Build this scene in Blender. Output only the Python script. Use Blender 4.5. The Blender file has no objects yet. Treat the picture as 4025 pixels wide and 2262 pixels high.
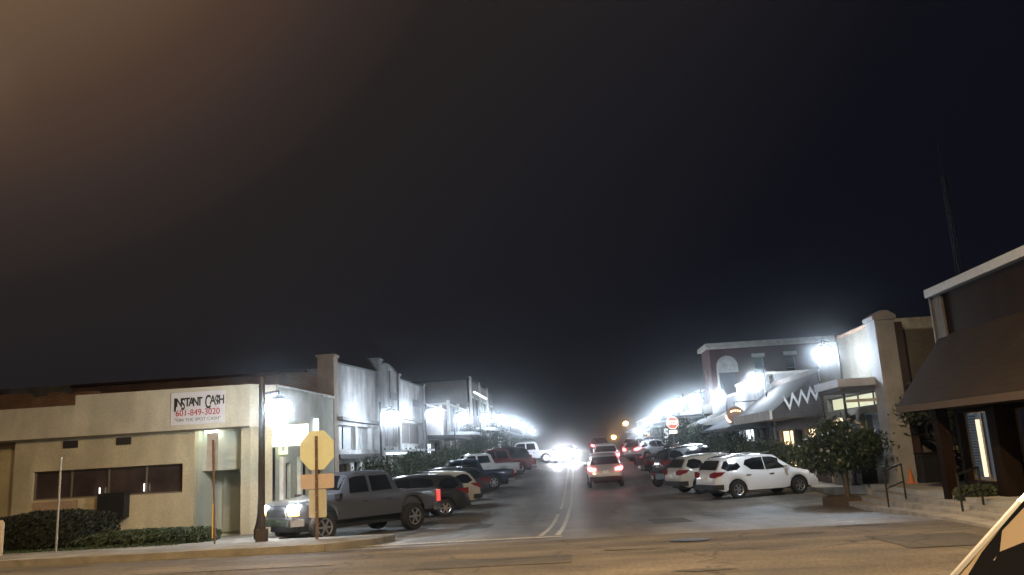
import bpy, math, random
from mathutils import Vector, Matrix
random.seed(7)
R_ = math.radians

# ------------------------------------------------------------------ camera, sky, exposure
scn = bpy.context.scene
cam_d = bpy.data.cameras.new('camera')
cam = bpy.data.objects.new('camera', cam_d)
scn.collection.objects.link(cam)
scn.camera = cam
cam_d.sensor_width = 36.0
cam_d.lens = 28.51
cam_d.clip_start = 0.05
cam_d.clip_end = 3000
YAW, PITCH, ROLL = R_(3.80), R_(11.49), 0.058
Fv = Vector((-math.sin(YAW)*math.cos(PITCH), math.cos(YAW)*math.cos(PITCH), math.sin(PITCH)))
R0 = Vector((math.cos(YAW), math.sin(YAW), 0))
U0 = R0.cross(Fv)
Rv = R0*math.cos(ROLL) - U0*math.sin(ROLL)
Uv = U0*math.cos(ROLL) + R0*math.sin(ROLL)
m3 = Matrix((Rv, Uv, -Fv)).transposed()
cam.matrix_world = Matrix.Translation((0, 0, 1.6)) @ m3.to_4x4()

world = bpy.data.worlds.new('World')
scn.world = world
world.use_nodes = True
nt = world.node_tree
nt.nodes.clear()
out = nt.nodes.new('ShaderNodeOutputWorld')
bg = nt.nodes.new('ShaderNodeBackground')
bg.inputs['Strength'].default_value = 1.0
bgs = nt.nodes.new('ShaderNodeBackground')
bgs.inputs['Strength'].default_value = 0.004
sky = nt.nodes.new('ShaderNodeTexSky')
sky.sky_type = 'NISHITA'
sky.sun_disc = False
sky.sun_elevation = R_(-6)
sky.sun_rotation = R_(40)
tc = nt.nodes.new('ShaderNodeTexCoord')
# town glow: warm over the sodium lamps to the left (towards -X), dark blue elsewhere
dp = nt.nodes.new('ShaderNodeVectorMath'); dp.operation = 'DOT_PRODUCT'
dp.inputs[1].default_value = Vector((-0.60, 0.55, 0.75)).normalized()
cr = nt.nodes.new('ShaderNodeValToRGB')
e = cr.color_ramp.elements
e[0].position = 0.50; e[0].color = (0.0042, 0.0046, 0.0082, 1)
e[1].position = 0.965; e[1].color = (0.145, 0.088, 0.052, 1)
for pos, c_ in ((.71, (0.0115, 0.0108, 0.0136)), (.84, (0.0185, 0.0152, 0.0150)), (.885, (0.0370, 0.0250, 0.0215)), (.923, (0.0700, 0.0410, 0.0290))):
    k = e.new(pos); k.color = (*c_, 1)
nt.links.new(tc.outputs['Generated'], dp.inputs[0])
nt.links.new(dp.outputs['Value'], cr.inputs['Fac'])
nt.links.new(cr.outputs['Color'], bg.inputs['Color'])
nt.links.new(sky.outputs['Color'], bgs.inputs['Color'])
addw = nt.nodes.new('ShaderNodeAddShader')
nt.links.new(bg.outputs[0], addw.inputs[0])
nt.links.new(bgs.outputs[0], addw.inputs[1])
nt.links.new(addw.outputs[0], out.inputs['Surface'])
scn.view_settings.view_transform = 'Standard'
scn.view_settings.look = 'None'
scn.view_settings.exposure = 0.0
scn.view_settings.gamma = 1.0
scn.cycles.max_bounces = 5
scn.cycles.volume_bounces = 0
scn.cycles.caustics_reflective = False
scn.cycles.caustics_refractive = False
scn.cycles.sample_clamp_indirect = 3.0
scn.cycles.use_denoising = True

# ------------------------------------------------------------------ terrain profile along the street
PY = [-60, 12, 18, 25, 30, 36, 42, 52, 60, 80, 100, 118, 140, 170, 220, 400]
PZ = [0, 0, -.2, -.66, -.74, -.72, -.6, -.2, .1, .75, 1.15, 1.3, 1.1, .4, -2, -10]
def interp(x, xs, ys):
    if x <= xs[0]: return ys[0]
    for i in range(len(xs)-1):
        if x <= xs[i+1]:
            t = (x-xs[i])/(xs[i+1]-xs[i])
            return ys[i]+(ys[i+1]-ys[i])*t
    return ys[-1]
def gz(y):
    return sum(interp(y+d, PY, PZ) for d in (-3, -1.5, 0, 1.5, 3))/5

# ------------------------------------------------------------------ materials
MATS = {}
def mat(name, col, rough=0.6, metal=0.0, var=0.0, scale=3.0, bump=0.0, bscale=30.0, em=None, ems=0.0,
        col2=None, spec=None, coat=0.0, brick=None, streak=0.0, cracks=0.0):
    if name in MATS: return MATS[name]
    m = bpy.data.materials.new(name); m.use_nodes = True
    n = m.node_tree; b = n.nodes['Principled BSDF']; L = n.links
    b.inputs['Base Color'].default_value = (*col, 1)
    b.inputs['Roughness'].default_value = rough
    b.inputs['Metallic'].default_value = metal
    if spec is not None: b.inputs['Specular IOR Level'].default_value = spec
    if coat: b.inputs['Coat Weight'].default_value = coat; b.inputs['Coat Roughness'].default_value = 0.04
    tcn = n.nodes.new('ShaderNodeTexCoord')
    last = None
    if brick:
        bw, bh, mort, mcol = brick
        bt = n.nodes.new('ShaderNodeTexBrick')
        mp = n.nodes.new('ShaderNodeCombineXYZ'); sp = n.nodes.new('ShaderNodeSeparateXYZ'); ad = n.nodes.new('ShaderNodeMath'); ad.operation = 'ADD'
        L.new(tcn.outputs['Object'], sp.inputs[0]); L.new(sp.outputs['X'], ad.inputs[0]); L.new(sp.outputs['Y'], ad.inputs[1])
        L.new(ad.outputs[0], mp.inputs['X']); L.new(sp.outputs['Z'], mp.inputs['Y'])
        L.new(mp.outputs[0], bt.inputs['Vector'])
        bt.inputs['Scale'].default_value = 1.0; bt.inputs['Brick Width'].default_value = bw; bt.inputs['Row Height'].default_value = bh
        bt.inputs['Mortar Size'].default_value = mort; bt.inputs['Color1'].default_value = (*col, 1)
        bt.inputs['Color2'].default_value = (*(col2 or [c*0.7 for c in col]), 1); bt.inputs['Mortar'].default_value = (*mcol, 1)
        last = bt.outputs['Color']
    if var > 0:
        nz = n.nodes.new('ShaderNodeTexNoise'); nz.inputs['Scale'].default_value = scale; nz.inputs['Detail'].default_value = 7
        nz.inputs['Roughness'].default_value = 0.65
        L.new(tcn.outputs['Object'], nz.inputs['Vector'])
        mr = n.nodes.new('ShaderNodeMapRange'); mr.inputs['From Min'].default_value = .3; mr.inputs['From Max'].default_value = .7
        mr.inputs['To Min'].default_value = 1-var; mr.inputs['To Max'].default_value = 1+var*0.6
        L.new(nz.outputs['Fac'], mr.inputs['Value'])
        mx = n.nodes.new('ShaderNodeMix'); mx.data_type = 'RGBA'; mx.blend_type = 'MULTIPLY'; mx.inputs['Factor'].default_value = 1
        if last: L.new(last, mx.inputs['A'])
        else:
            if col2 and not brick:
                m2 = n.nodes.new('ShaderNodeMix'); m2.data_type = 'RGBA'
                n2 = n.nodes.new('ShaderNodeTexNoise'); n2.inputs['Scale'].default_value = scale*0.35; n2.inputs['Detail'].default_value = 5
                L.new(tcn.outputs['Object'], n2.inputs['Vector'])
                cr2 = n.nodes.new('ShaderNodeMapRange'); cr2.inputs['From Min'].default_value = .42; cr2.inputs['From Max'].default_value = .6
                L.new(n2.outputs['Fac'], cr2.inputs['Value']); L.new(cr2.outputs[0], m2.inputs['Factor'])
                m2.inputs['A'].default_value = (*col, 1); m2.inputs['B'].default_value = (*col2, 1)
                L.new(m2.outputs['Result'], mx.inputs['A'])
            else: mx.inputs['A'].default_value = (*col, 1)
        L.new(mr.outputs[0], mx.inputs['B'])
        last = mx.outputs['Result']
        rr = n.nodes.new('ShaderNodeMapRange'); rr.inputs['To Min'].default_value = max(0, rough-.12); rr.inputs['To Max'].default_value = min(1, rough+.12)
        L.new(nz.outputs['Fac'], rr.inputs['Value']); L.new(rr.outputs[0], b.inputs['Roughness'])
    def mul(last, fac_out, lo, hi, a, c):
        mr_ = n.nodes.new('ShaderNodeMapRange'); mr_.inputs['From Min'].default_value = a; mr_.inputs['From Max'].default_value = c
        mr_.inputs['To Min'].default_value = lo; mr_.inputs['To Max'].default_value = hi; L.new(fac_out, mr_.inputs['Value'])
        mx_ = n.nodes.new('ShaderNodeMix'); mx_.data_type = 'RGBA'; mx_.blend_type = 'MULTIPLY'; mx_.inputs['Factor'].default_value = 1
        L.new(last, mx_.inputs['A']); L.new(mr_.outputs[0], mx_.inputs['B']); return mx_.outputs['Result']
    if streak > 0:      # rain streaks running down the wall
        mp_ = n.nodes.new('ShaderNodeMapping'); mp_.inputs['Scale'].default_value = (1.1, 1.1, .30); L.new(tcn.outputs['Object'], mp_.inputs['Vector'])
        ns = n.nodes.new('ShaderNodeTexNoise'); ns.inputs['Scale'].default_value = 1.3; ns.inputs['Detail'].default_value = 8; L.new(mp_.outputs[0], ns.inputs['Vector'])
        last = mul(last, ns.outputs['Fac'], 1-streak, 1.05, .35, .58)
        nf = n.nodes.new('ShaderNodeTexNoise'); nf.inputs['Scale'].default_value = 14; nf.inputs['Detail'].default_value = 5; L.new(tcn.outputs['Object'], nf.inputs['Vector'])
        last = mul(last, nf.outputs['Fac'], 1-streak*.5, 1.04, .35, .6)
    if cracks > 0:      # cracks, aggregate and worn wheel paths
        nd = n.nodes.new('ShaderNodeTexNoise'); nd.inputs['Scale'].default_value = 1.1; nd.inputs['Detail'].default_value = 6; L.new(tcn.outputs['Object'], nd.inputs['Vector'])
        va = n.nodes.new('ShaderNodeVectorMath'); va.operation = 'MULTIPLY_ADD'; va.inputs[1].default_value = (1.6, 1.6, 0); L.new(nd.outputs['Color'], va.inputs[0]); L.new(tcn.outputs['Object'], va.inputs[2])
        vo = n.nodes.new('ShaderNodeTexVoronoi'); vo.feature = 'DISTANCE_TO_EDGE'; vo.inputs['Scale'].default_value = .34; L.new(va.outputs[0], vo.inputs['Vector'])
        last = mul(last, vo.outputs['Distance'], 1-cracks, 1.0, .004, .016)
        ng = n.nodes.new('ShaderNodeTexNoise'); ng.inputs['Scale'].default_value = 22; ng.inputs['Detail'].default_value = 3; ng.inputs['Roughness'].default_value = .8; L.new(tcn.outputs['Object'], ng.inputs['Vector'])
        last = mul(last, ng.outputs['Fac'], .62, 1.30, .36, .64)
        mp2 = n.nodes.new('ShaderNodeMapping'); mp2.inputs['Scale'].default_value = ((.9, .06, 1) if 'street' in name else (.06, .9, 1)); L.new(tcn.outputs['Object'], mp2.inputs['Vector'])
        nw = n.nodes.new('ShaderNodeTexNoise'); nw.inputs['Scale'].default_value = 1.2; nw.inputs['Detail'].default_value = 5; L.new(mp2.outputs[0], nw.inputs['Vector'])
        last = mul(last, nw.outputs['Fac'], .72, 1.15, .38, .62)
    if last: L.new(last, b.inputs['Base Color'])
    if bump > 0:
        nb = n.nodes.new('ShaderNodeTexNoise'); nb.inputs['Scale'].default_value = bscale; nb.inputs['Detail'].default_value = 6
        L.new(tcn.outputs['Object'], nb.inputs['Vector'])
        bp = n.nodes.new('ShaderNodeBump'); bp.inputs['Strength'].default_value = bump; bp.inputs['Distance'].default_value = 0.03
        L.new(nb.outputs['Fac'], bp.inputs['Height']); L.new(bp.outputs[0], b.inputs['Normal'])
    if em is not None:
        b.inputs['Emission Color'].default_value = (*em, 1); b.inputs['Emission Strength'].default_value = ems
    MATS[name] = m
    return m

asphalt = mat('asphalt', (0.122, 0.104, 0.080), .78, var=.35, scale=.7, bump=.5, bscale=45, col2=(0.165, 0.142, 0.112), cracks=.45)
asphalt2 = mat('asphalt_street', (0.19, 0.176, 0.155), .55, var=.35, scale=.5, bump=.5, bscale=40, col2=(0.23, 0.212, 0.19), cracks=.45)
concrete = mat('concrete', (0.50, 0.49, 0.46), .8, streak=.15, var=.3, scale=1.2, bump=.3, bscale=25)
concrete_l = mat('dim_left_concrete', (0.27, 0.255, 0.225), .85, var=.4, scale=1.6, bump=.3, bscale=25, streak=.2, col2=(.20,.19,.165))  # darker concrete copy; the left pavement's dimness is put into its colour
park_conc = mat('parking_concrete', (0.15, 0.145, 0.135), .75, var=.3, scale=.8, bump=.4, bscale=35)
stepconc = mat('step_concrete', (0.42, 0.40, 0.37), .85, streak=.2, var=.3, scale=2.5, bump=.3, bscale=25)
kerbpaint = mat('kerb_concrete', (0.27, 0.24, 0.19), .8, var=.35, scale=3)
paintw = mat('road_paint_white', (0.55, 0.54, 0.50), .7, var=.7, scale=9)
painty = mat('road_paint_yellow', (0.52, 0.49, 0.39), .6, var=.6, scale=9)
dirt = mat('dirt', (0.07, 0.06, 0.045), .95, var=.5, scale=1.5, bump=.8, bscale=12)
grassm = mat('grass_blades', (0.045, 0.07, 0.03), .9, var=.4, scale=3)
stucco = mat('beige_stucco', (0.66, 0.62, 0.49), .9, streak=.14, var=.16, scale=.8, bump=.35, bscale=40)
stucco_lo = mat('beige_stucco_lower', (0.57, 0.50, 0.34), .9, streak=.18, var=.18, scale=.9, bump=.35, bscale=40)
stuccow = mat('white_stucco', (0.54, 0.54, 0.54), .9, streak=.32, var=.3, scale=.9, bump=.4, bscale=20, col2=(0.30, 0.30, 0.30))
greywall = mat('grey_painted_wall', (0.38, 0.38, 0.38), .85, streak=.3, var=.25, scale=1.2, bump=.3)
redbrick = mat('red_brick', (0.13, 0.036, 0.032), .9, var=.3, scale=.8, brick=(.23, .075, .012, (0.10, .06, .055)), col2=(0.10, 0.028, 0.026))
oldbrick = mat('old_brown_brick', (0.46, 0.27, 0.19), .95, var=.4, scale=1.0, brick=(.24, .08, .014, (0.22, .18, .14)), col2=(0.36, 0.21, 0.15))
tanbrick = mat('tan_brick', (0.55, 0.46, 0.36), .9, var=.3, scale=1.0, brick=(.24, .085, .016, (0.22, .18, .14)), col2=(0.42, 0.35, 0.27), bump=.3)
beigebrick = mat('pale_brick', (0.22, 0.205, 0.175), .9, streak=.2, var=.25, scale=1.0, brick=(.24, .08, .012, (0.14, .13, .11)), col2=(0.18, 0.165, 0.14))
trimw = mat('cream_trim', (0.62, 0.60, 0.54), .8, var=.25, scale=3)
darktrim = mat('dark_trim', (0.035, 0.03, 0.028), .6, var=.2, scale=4)
brownpaint = mat('brown_siding', (0.020, 0.012, 0.008), .8, spec=.08, streak=.3, var=.25, scale=2)
greysiding = mat('grey_siding', (0.13, 0.125, 0.12), .75, var=.25, scale=2)
shingle = mat('brown_shingles', (0.042, 0.030, 0.022), .92, spec=.1, var=.3, scale=1.4, brick=(.35, .16, .012, (0.03, .022, .018)), col2=(0.040, 0.031, 0.025), bump=.5, bscale=30)
alum = mat('white_gutter_metal', (0.62, 0.65, 0.70), .45, metal=.2, var=.15, scale=5)
polem = mat('dark_pole_metal', (0.03, 0.03, 0.03), .5, metal=.6, var=.2, scale=6)
wood = mat('weathered_wood', (0.045, 0.035, 0.028), .9, var=.4, scale=6, bump=.5, bscale=15)
galv = mat('galvanised_steel', (0.36, 0.33, 0.29), .5, metal=.5, var=.3, scale=8)
signback = mat('sign_back_aluminium', (0.55, 0.52, 0.38), .5, metal=.0, var=.12, scale=4)
signback2 = mat('sign_back_painted', (0.62, 0.50, 0.40), .6, var=.12, scale=4)
glass = mat('dark_glass', (0.012, 0.013, 0.016), .06, spec=.8)
glass_dim = mat('shop_glass', (0.03, 0.035, 0.045), .08, spec=.8, em=(.5, .55, .7), ems=.010)
glass_warm = mat('warm_lit_window', (.2, .15, .1), .3, em=(1.0, .72, .42), ems=2.2)
glass_cool = mat('cool_lit_window', (.2, .2, .2), .3, em=(.85, .95, 1.0), ems=2.0)
glass_yel = mat('yellow_lit_window', (.2, .2, .1), .3, em=(.95, .95, .66), ems=.75)
glass_pink = mat('pink_lit_window', (.2, .1, .1), .3, em=(1.0, .62, .66), ems=1.6)
globe_m = mat('lamp_globe_glass', (.9, .9, .9), .4, em=(.76, .88, 1.0), ems=160)
sodium_m = mat('sodium_lamp_lens', (.9, .7, .4), .4, em=(1.0, .50, .14), ems=150)
boxsign_m = mat('lit_sign_face', (.9, .9, .9), .4, em=(1.0, 1.0, .84), ems=9)
black = mat('black_plastic', (0.012, 0.012, 0.013), .6)
rubber = mat('tyre_rubber', (0.018, 0.018, 0.018), .85, var=.2, scale=10)
satin = mat('satin_chrome', (0.85, 0.85, 0.85), .38, metal=1.0)
chrome = mat('chrome', (0.75, 0.75, 0.75), .12, metal=1.0)
rimm = mat('alloy_rim', (0.62, 0.62, 0.63), .28, metal=.9)
carglass = mat('car_window_glass', (0.006, 0.007, 0.009), .07, spec=.35)
tail_on = mat('tail_light_on', (.5, .02, .02), .3, em=(1.0, .10, .10), ems=14)
tail_off = mat('tail_light_off', (0.07, .004, .008), .15, em=(1.0, .05, .05), ems=.05)
amber_on = mat('amber_light_on', (.6, .25, .02), .3, em=(1.0, .42, .08), ems=16)
head_on = mat('headlight_on', (.9, .9, .9), .2, em=(.95, .97, 1.0), ems=110)
head_off = mat('headlight_off', (0.45, .45, .46), .1, metal=.4)
plate_m = mat('licence_plate', (0.75, 0.72, 0.60), .5, em=(1, .95, .75), ems=.06)

# ------------------------------------------------------------------ mesh helpers
class MB:
    def __init__(s): s.v = []; s.f = []
    def quad(s, *p):
        i = len(s.v); s.v += [tuple(q) for q in p]; s.f.append(tuple(range(i, i+len(p))))
    def box(s, x0, x1, y0, y1, z0, z1):
        i = len(s.v)
        s.v += [(x0,y0,z0),(x1,y0,z0),(x1,y1,z0),(x0,y1,z0),(x0,y0,z1),(x1,y0,z1),(x1,y1,z1),(x0,y1,z1)]
        for f in ((0,3,2,1),(4,5,6,7),(0,1,5,4),(1,2,6,5),(2,3,7,6),(3,0,4,7)): s.f.append(tuple(i+k for k in f))
        return s
    def obox(s, c, d, l, w, h, z0):      # box centred at c (x,y), length l along unit d, width w, from z0 up h
        dx, dy = d; nx, ny = -dy, dx; i = len(s.v)
        for z in (z0, z0+h):
            for a, b in ((-1,-1),(1,-1),(1,1),(-1,1)):
                s.v.append((c[0]+dx*l/2*a+nx*w/2*b, c[1]+dy*l/2*a+ny*w/2*b, z))
        for f in ((0,3,2,1),(4,5,6,7),(0,1,5,4),(1,2,6,5),(2,3,7,6),(3,0,4,7)): s.f.append(tuple(i+k for k in f))
        return s
    def tube(s, p, q, r, r2=None, n=8, cap=True):
        p = Vector(p); q = Vector(q); r2 = r if r2 is None else r2
        d = (q-p).normalized(); a = d.orthogonal().normalized(); b = d.cross(a); i = len(s.v)
        for c, rr in ((p, r), (q, r2)):
            for k in range(n):
                t = 2*math.pi*k/n; s.v.append(tuple(c+a*rr*math.cos(t)+b*rr*math.sin(t)))
        for k in range(n): s.f.append((i+k, i+(k+1)%n, i+n+(k+1)%n, i+n+k))
        if cap: s.f.append(tuple(i+k for k in range(n))[::-1]); s.f.append(tuple(i+n+k for k in range(n)))
        return s
    def lathe(s, prof, c, axis='z', n=20, cap=True):   # prof: (radius, height along axis)
        i = len(s.v); m = len(prof)
        for r, h in prof:
            for k in range(n):
                t = 2*math.pi*k/n; a, b = r*math.cos(t), r*math.sin(t)
                s.v.append((c[0]+a, c[1]+b, c[2]+h) if axis == 'z' else (c[0]+a, c[1]+h, c[2]+b) if axis == 'y' else (c[0]+h, c[1]+a, c[2]+b))
        for j in range(m-1):
            for k in range(n): s.f.append((i+j*n+k, i+j*n+(k+1)%n, i+(j+1)*n+(k+1)%n, i+(j+1)*n+k))
        if cap: s.f.append(tuple(i+k for k in range(n))[::-1]); s.f.append(tuple(i+(m-1)*n+k for k in range(n)))
        return s
    def prism(s, pts, vec):               # planar polygon pts swept by vec
        n = len(pts); i = len(s.v); v = Vector(vec)
        s.v += [tuple(p) for p in pts] + [tuple(Vector(p)+v) for p in pts]
        s.f.append(tuple(i+k for k in range(n))[::-1]); s.f.append(tuple(i+n+k for k in range(n)))
        for k in range(n): s.f.append((i+k, i+(k+1)%n, i+n+(k+1)%n, i+n+k))
        return s
    def build(s, name, m, parent=None, smooth=False, loc=None, coll=None):
        me = bpy.data.meshes.new(name); me.from_pydata(s.v, [], s.f); me.update()
        import bmesh
        bm = bmesh.new(); bm.from_mesh(me); bmesh.ops.recalc_face_normals(bm, faces=bm.faces); bm.to_mesh(me); bm.free()
        if m: me.materials.append(m)
        if smooth:
            for p in me.polygons: p.use_smooth = True
            me.set_sharp_from_angle(angle=R_(smooth if smooth is not True else 35))
        o = bpy.data.objects.new(name, me); scn.collection.objects.link(o)
        if parent: o.parent = parent
        if loc: o.location = loc
        return o
def empty(name, loc=(0,0,0), rz=0):
    o = bpy.data.objects.new(name, None); scn.collection.objects.link(o); o.location = loc; o.rotation_euler = (0,0,rz); o.empty_display_size = .2
    return o
def tag(o, label=None, cat=None, group=None, kind=None):
    if label: o['label'] = label
    if cat: o['category'] = cat
    if group: o['group'] = group
    if kind: o['kind'] = kind
    return o
def text(name, s, size, m, parent, loc, rot, sx=1.0, sy=1.0, bold=0.0, align='CENTER'):
    c = bpy.data.curves.new(name, 'FONT'); c.body = s; c.size = size; c.align_x = align; c.align_y = 'BOTTOM_BASELINE'; c.extrude = .004; c.offset = bold
    t = bpy.data.objects.new(name, c); scn.collection.objects.link(t)
    bpy.context.view_layer.update()
    me = bpy.data.meshes.new_from_object(t.evaluated_get(bpy.context.evaluated_depsgraph_get()))
    bpy.data.objects.remove(t)
    me.materials.clear(); me.materials.append(m)
    o = bpy.data.objects.new(name, me); scn.collection.objects.link(o); o.parent = parent; o.location = loc; o.rotation_euler = rot; o.scale = (sx, sy, 1)
    return o

# ------------------------------------------------------------------ ground, roads, pavements
def frange(a, b, st):
    n = max(1, int(round((b-a)/st))); return [a+(b-a)*i/n for i in range(n+1)]
def sheet(name, y0, y1, xl, xr, dz, m, kind='structure', st=1.5, nx=1):
    b = MB(); ys = frange(y0, y1, st)
    fx = lambda f, y: f(y) if callable(f) else f
    for y in ys:
        for j in range(nx+1):
            b.v.append((fx(xl,y)+(fx(xr,y)-fx(xl,y))*j/nx, y, gz(y)+dz))
    for i in range(len(ys)-1):
        for j in range(nx):
            a = i*(nx+1)+j; b.f.append((a, a+1, a+nx+2, a+nx+1))
    o = b.build(name, m); tag(o, kind=kind); return o
def slab(name, y0, y1, xl, xr, top, m, depth=.5, st=1.0, kind='structure', parent=None):
    b = MB(); ys = frange(y0, y1, st); fx = lambda f, y: f(y) if callable(f) else f
    for y in ys:
        a, c, t = fx(xl,y), fx(xr,y), top(y)
        b.v += [(a,y,t),(c,y,t),(c,y,t-depth),(a,y,t-depth)]
    for i in range(len(ys)-1):
        p = i*4
        for k in range(4): b.f.append((p+k, p+(k+1)%4, p+4+(k+1)%4, p+4+k))
    b.f.append((0,1,2,3)); n = (len(ys)-1)*4; b.f.append((n,n+3,n+2,n+1))
    o = b.build(name, m, parent)
    if kind: tag(o, kind=kind)
    return o

sheet('ground', -60, 600, -260, 260, -.06, dirt, st=6)
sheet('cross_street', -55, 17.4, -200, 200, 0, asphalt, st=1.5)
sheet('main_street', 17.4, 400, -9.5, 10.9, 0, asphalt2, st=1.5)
sheet('parking_strip', 22.4, 220, -9.0, -5.1, .006, park_conc, st=1.5)
# road markings
sheet('road_marking', 18.2, 18.62, -5.0, -.45, .010, paintw, st=.2)           # stop line
cl = lambda y: interp(y, [19, 26, 36, 60, 140], [-.62, -.58, -.46, -.40, -.40])
sheet('road_marking', 19.0, 140, lambda y: cl(y), lambda y: cl(y)+.12, .010, painty, st=1.0)
sheet('road_marking', 19.0, 31, lambda y: cl(y)-.38, lambda y: cl(y)-.26, .010, painty, st=1.0)
sheet('road_marking', 33.5, 140, lambda y: cl(y)-.36, lambda y: cl(y)-.24, .010, painty, st=1.0)
sheet('road_marking', 13.9, 14.02, -9.5, -4.2, .010, mat('worn_paint', (.24, .22, .18), .8, var=.6, scale=8), st=.2)
b = MB()
b.quad((-5.35, 19.0, gz(19)+.011), (-5.2, 19.0, gz(19)+.011), (-4.6, 21.2, gz(21.2)+.011), (-4.75, 21.2, gz(21.2)+.011)); tag(b.build('road_marking', paintw), kind='structure')
for i in range(9):   # parking bay lines on the right
    y = 31.2+i*3.4; b = MB()
    b.quad((4.2, y-1.5, gz(y-1.5)+.010), (4.2, y-1.36, gz(y-1.36)+.010), (9.6, y+.34, gz(y+.34)+.010), (9.6, y+.2, gz(y+.2)+.010))
    tag(b.build('road_marking', paintw), kind='structure')
for (x, y, w) in ((5.3, 18.3, .45), (6.3, 19.2, .5), (7.0, 20.1, .3), (6.4, 22.6, .3), (4.0, 27.5, .35)):
    b = MB(); b.quad((x, y, gz(y)+.010), (x+w, y-.05, gz(y-.05)+.010), (x+w, y+.1, gz(y+.1)+.010), (x, y+.12, gz(y+.12)+.010)); tag(b.build('road_marking', paintw), kind='structure')
# dark tar patches and a manhole
for (x, y, a, c) in ((1.5, 11.1, .42, .12), (3.9, 15.6, .5, .10), (0.6, 14.1, .3, .07), (5.4, 16.9, .7, .10)):
    b = MB(); n = 18; pts = []
    for k in range(n):
        t = 2*math.pi*k/n; rr = 1+.25*random.uniform(-1, 1); yy = y+c*rr*math.sin(t)
        pts.append((x+a*rr*math.cos(t), yy, gz(yy)+.007))
    b.quad(*pts); tag(b.build('road_patch', mat('tar_patch', (.075,.068,.06), .8, var=.4, scale=6)), kind='structure')

for (x, y, w, d) in ((-2.6, 12.6, 2.4, 1.1), (4.6, 12.3, 1.5, 1.9), (2.0, 23.5, 1.1, 2.6), (-3.9, 26.0, 1.0, 2.2)):   # squared utility-cut patches
    b = MB(); n = 5; L_ = [(x, y+d*i/n, gz(y+d*i/n)+.006) for i in range(n+1)]
    for i in range(n): b.quad(L_[i], (L_[i][0]+w, L_[i][1], L_[i][2]), (L_[i+1][0]+w, L_[i+1][1], L_[i+1][2]), L_[i+1])
    tag(b.build('road_patch', mat('patched_asphalt', (.088, .078, .064), .8, var=.3, scale=5, cracks=.3)), kind='structure')
b = MB(); n = 24; b.quad(*[(1.9+.36*math.cos(2*math.pi*k/n), 15.3+.36*math.sin(2*math.pi*k/n), gz(15.3+.36*math.sin(2*math.pi*k/n))+.012) for k in range(n)]); tag(b.build('manhole_cover', mat('cast_iron', (.05, .045, .04), .5, metal=.5, var=.4, scale=14)), 'round dark manhole cover in the road near the stop line', 'manhole cover')
# left corner pavement
def nose(y):
    t = (y-17.5)/4.9; return -4.7 - .9*abs(2*t-1)**4
lt = lambda y: gz(y)+.14
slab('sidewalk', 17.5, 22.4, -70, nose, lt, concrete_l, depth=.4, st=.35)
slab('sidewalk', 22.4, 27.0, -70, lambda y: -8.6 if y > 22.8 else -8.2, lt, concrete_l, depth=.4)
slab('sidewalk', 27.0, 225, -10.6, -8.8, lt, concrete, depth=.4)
slab('kerb', 17.36, 17.5, -70, -5.4, lambda y: gz(y)+.145, kerbpaint, depth=.3, st=.1)
sheet('lawn', 22.6, 26.9, -22.5, -12.0, .15, dirt, st=.7)
# right terrace with steps
K = lambda y: interp(y, [14.2, 28.4], [6.7, 8.7])
T = lambda y: interp(y, [10, 14, 22, 29, 36, 45], [.12, .10, -.02, -.16, -.35, -.35])
for i in range(3):
    slab('step', 14.6+i*.25, 28.4-i*.15, (lambda y, i=i: K(y)+.02+i*.42), (lambda y, i=i: K(y)+.44+i*.42), (lambda y, i=i: gz(y)+(T(y)-gz(y))*(i+1)/4), stepconc, depth=.5, st=.6)
slab('terrace', 14.4, 29.6, lambda y: K(y)+1.28, 40, T, concrete, depth=.9, st=.6)
slab('sidewalk', 29.6, 36, lambda y: 9.9, 40, lambda y: gz(y)+.14+(T(29.6)-gz(29.6)-.14)*max(0, (36-y)/6.4), concrete, depth=.9, st=.8)
slab('sidewalk', 36, 225, 9.9, 13, lambda y: gz(y)+.14, concrete, depth=.5)
slab('sidewalk', -50, 14.4, 13.5, 60, lambda y: .12, concrete, depth=.4, st=8)

# ------------------------------------------------------------------ walls with openings
def facade(b, A, B, z0, z1, ops, th=.25, jag=None):
    """front wall A->B, outward normal to the right of A->B; ops = (u0,u1,za,zb) holes with reveals th deep"""
    A = Vector((A[0], A[1], 0)); B = Vector((B[0], B[1], 0)); d = (B-A); L = d.length; d /= L; n = Vector((d.y, -d.x, 0))
    us = sorted({0, L, *[o[0] for o in ops], *[o[1] for o in ops]}); zs = sorted({z0, z1, *[o[2] for o in ops], *[o[3] for o in ops]})
    P = lambda u, z, k=0: tuple(A+d*u-n*k+Vector((0,0,z)))
    for i in range(len(us)-1):
        for j in range(len(zs)-1):
            um, zm = (us[i]+us[i+1])/2, (zs[j]+zs[j+1])/2
            if any(o[0] < um < o[1] and o[2] < zm < o[3] for o in ops): continue
            b.quad(P(us[i],zs[j]), P(us[i+1],zs[j]), P(us[i+1],zs[j+1]), P(us[i],zs[j+1]))
    for u0, u1, a, c in [o[:4] for o in ops]:
        b.quad(P(u0,a), P(u0,a,th), P(u0,c,th), P(u0,c)); b.quad(P(u1,a), P(u1,a,th), P(u1,c,th), P(u1,c))
        b.quad(P(u0,c), P(u1,c), P(u1,c,th), P(u0,c,th)); b.quad(P(u0,a), P(u1,a), P(u1,a,th), P(u0,a,th))
    return P
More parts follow.
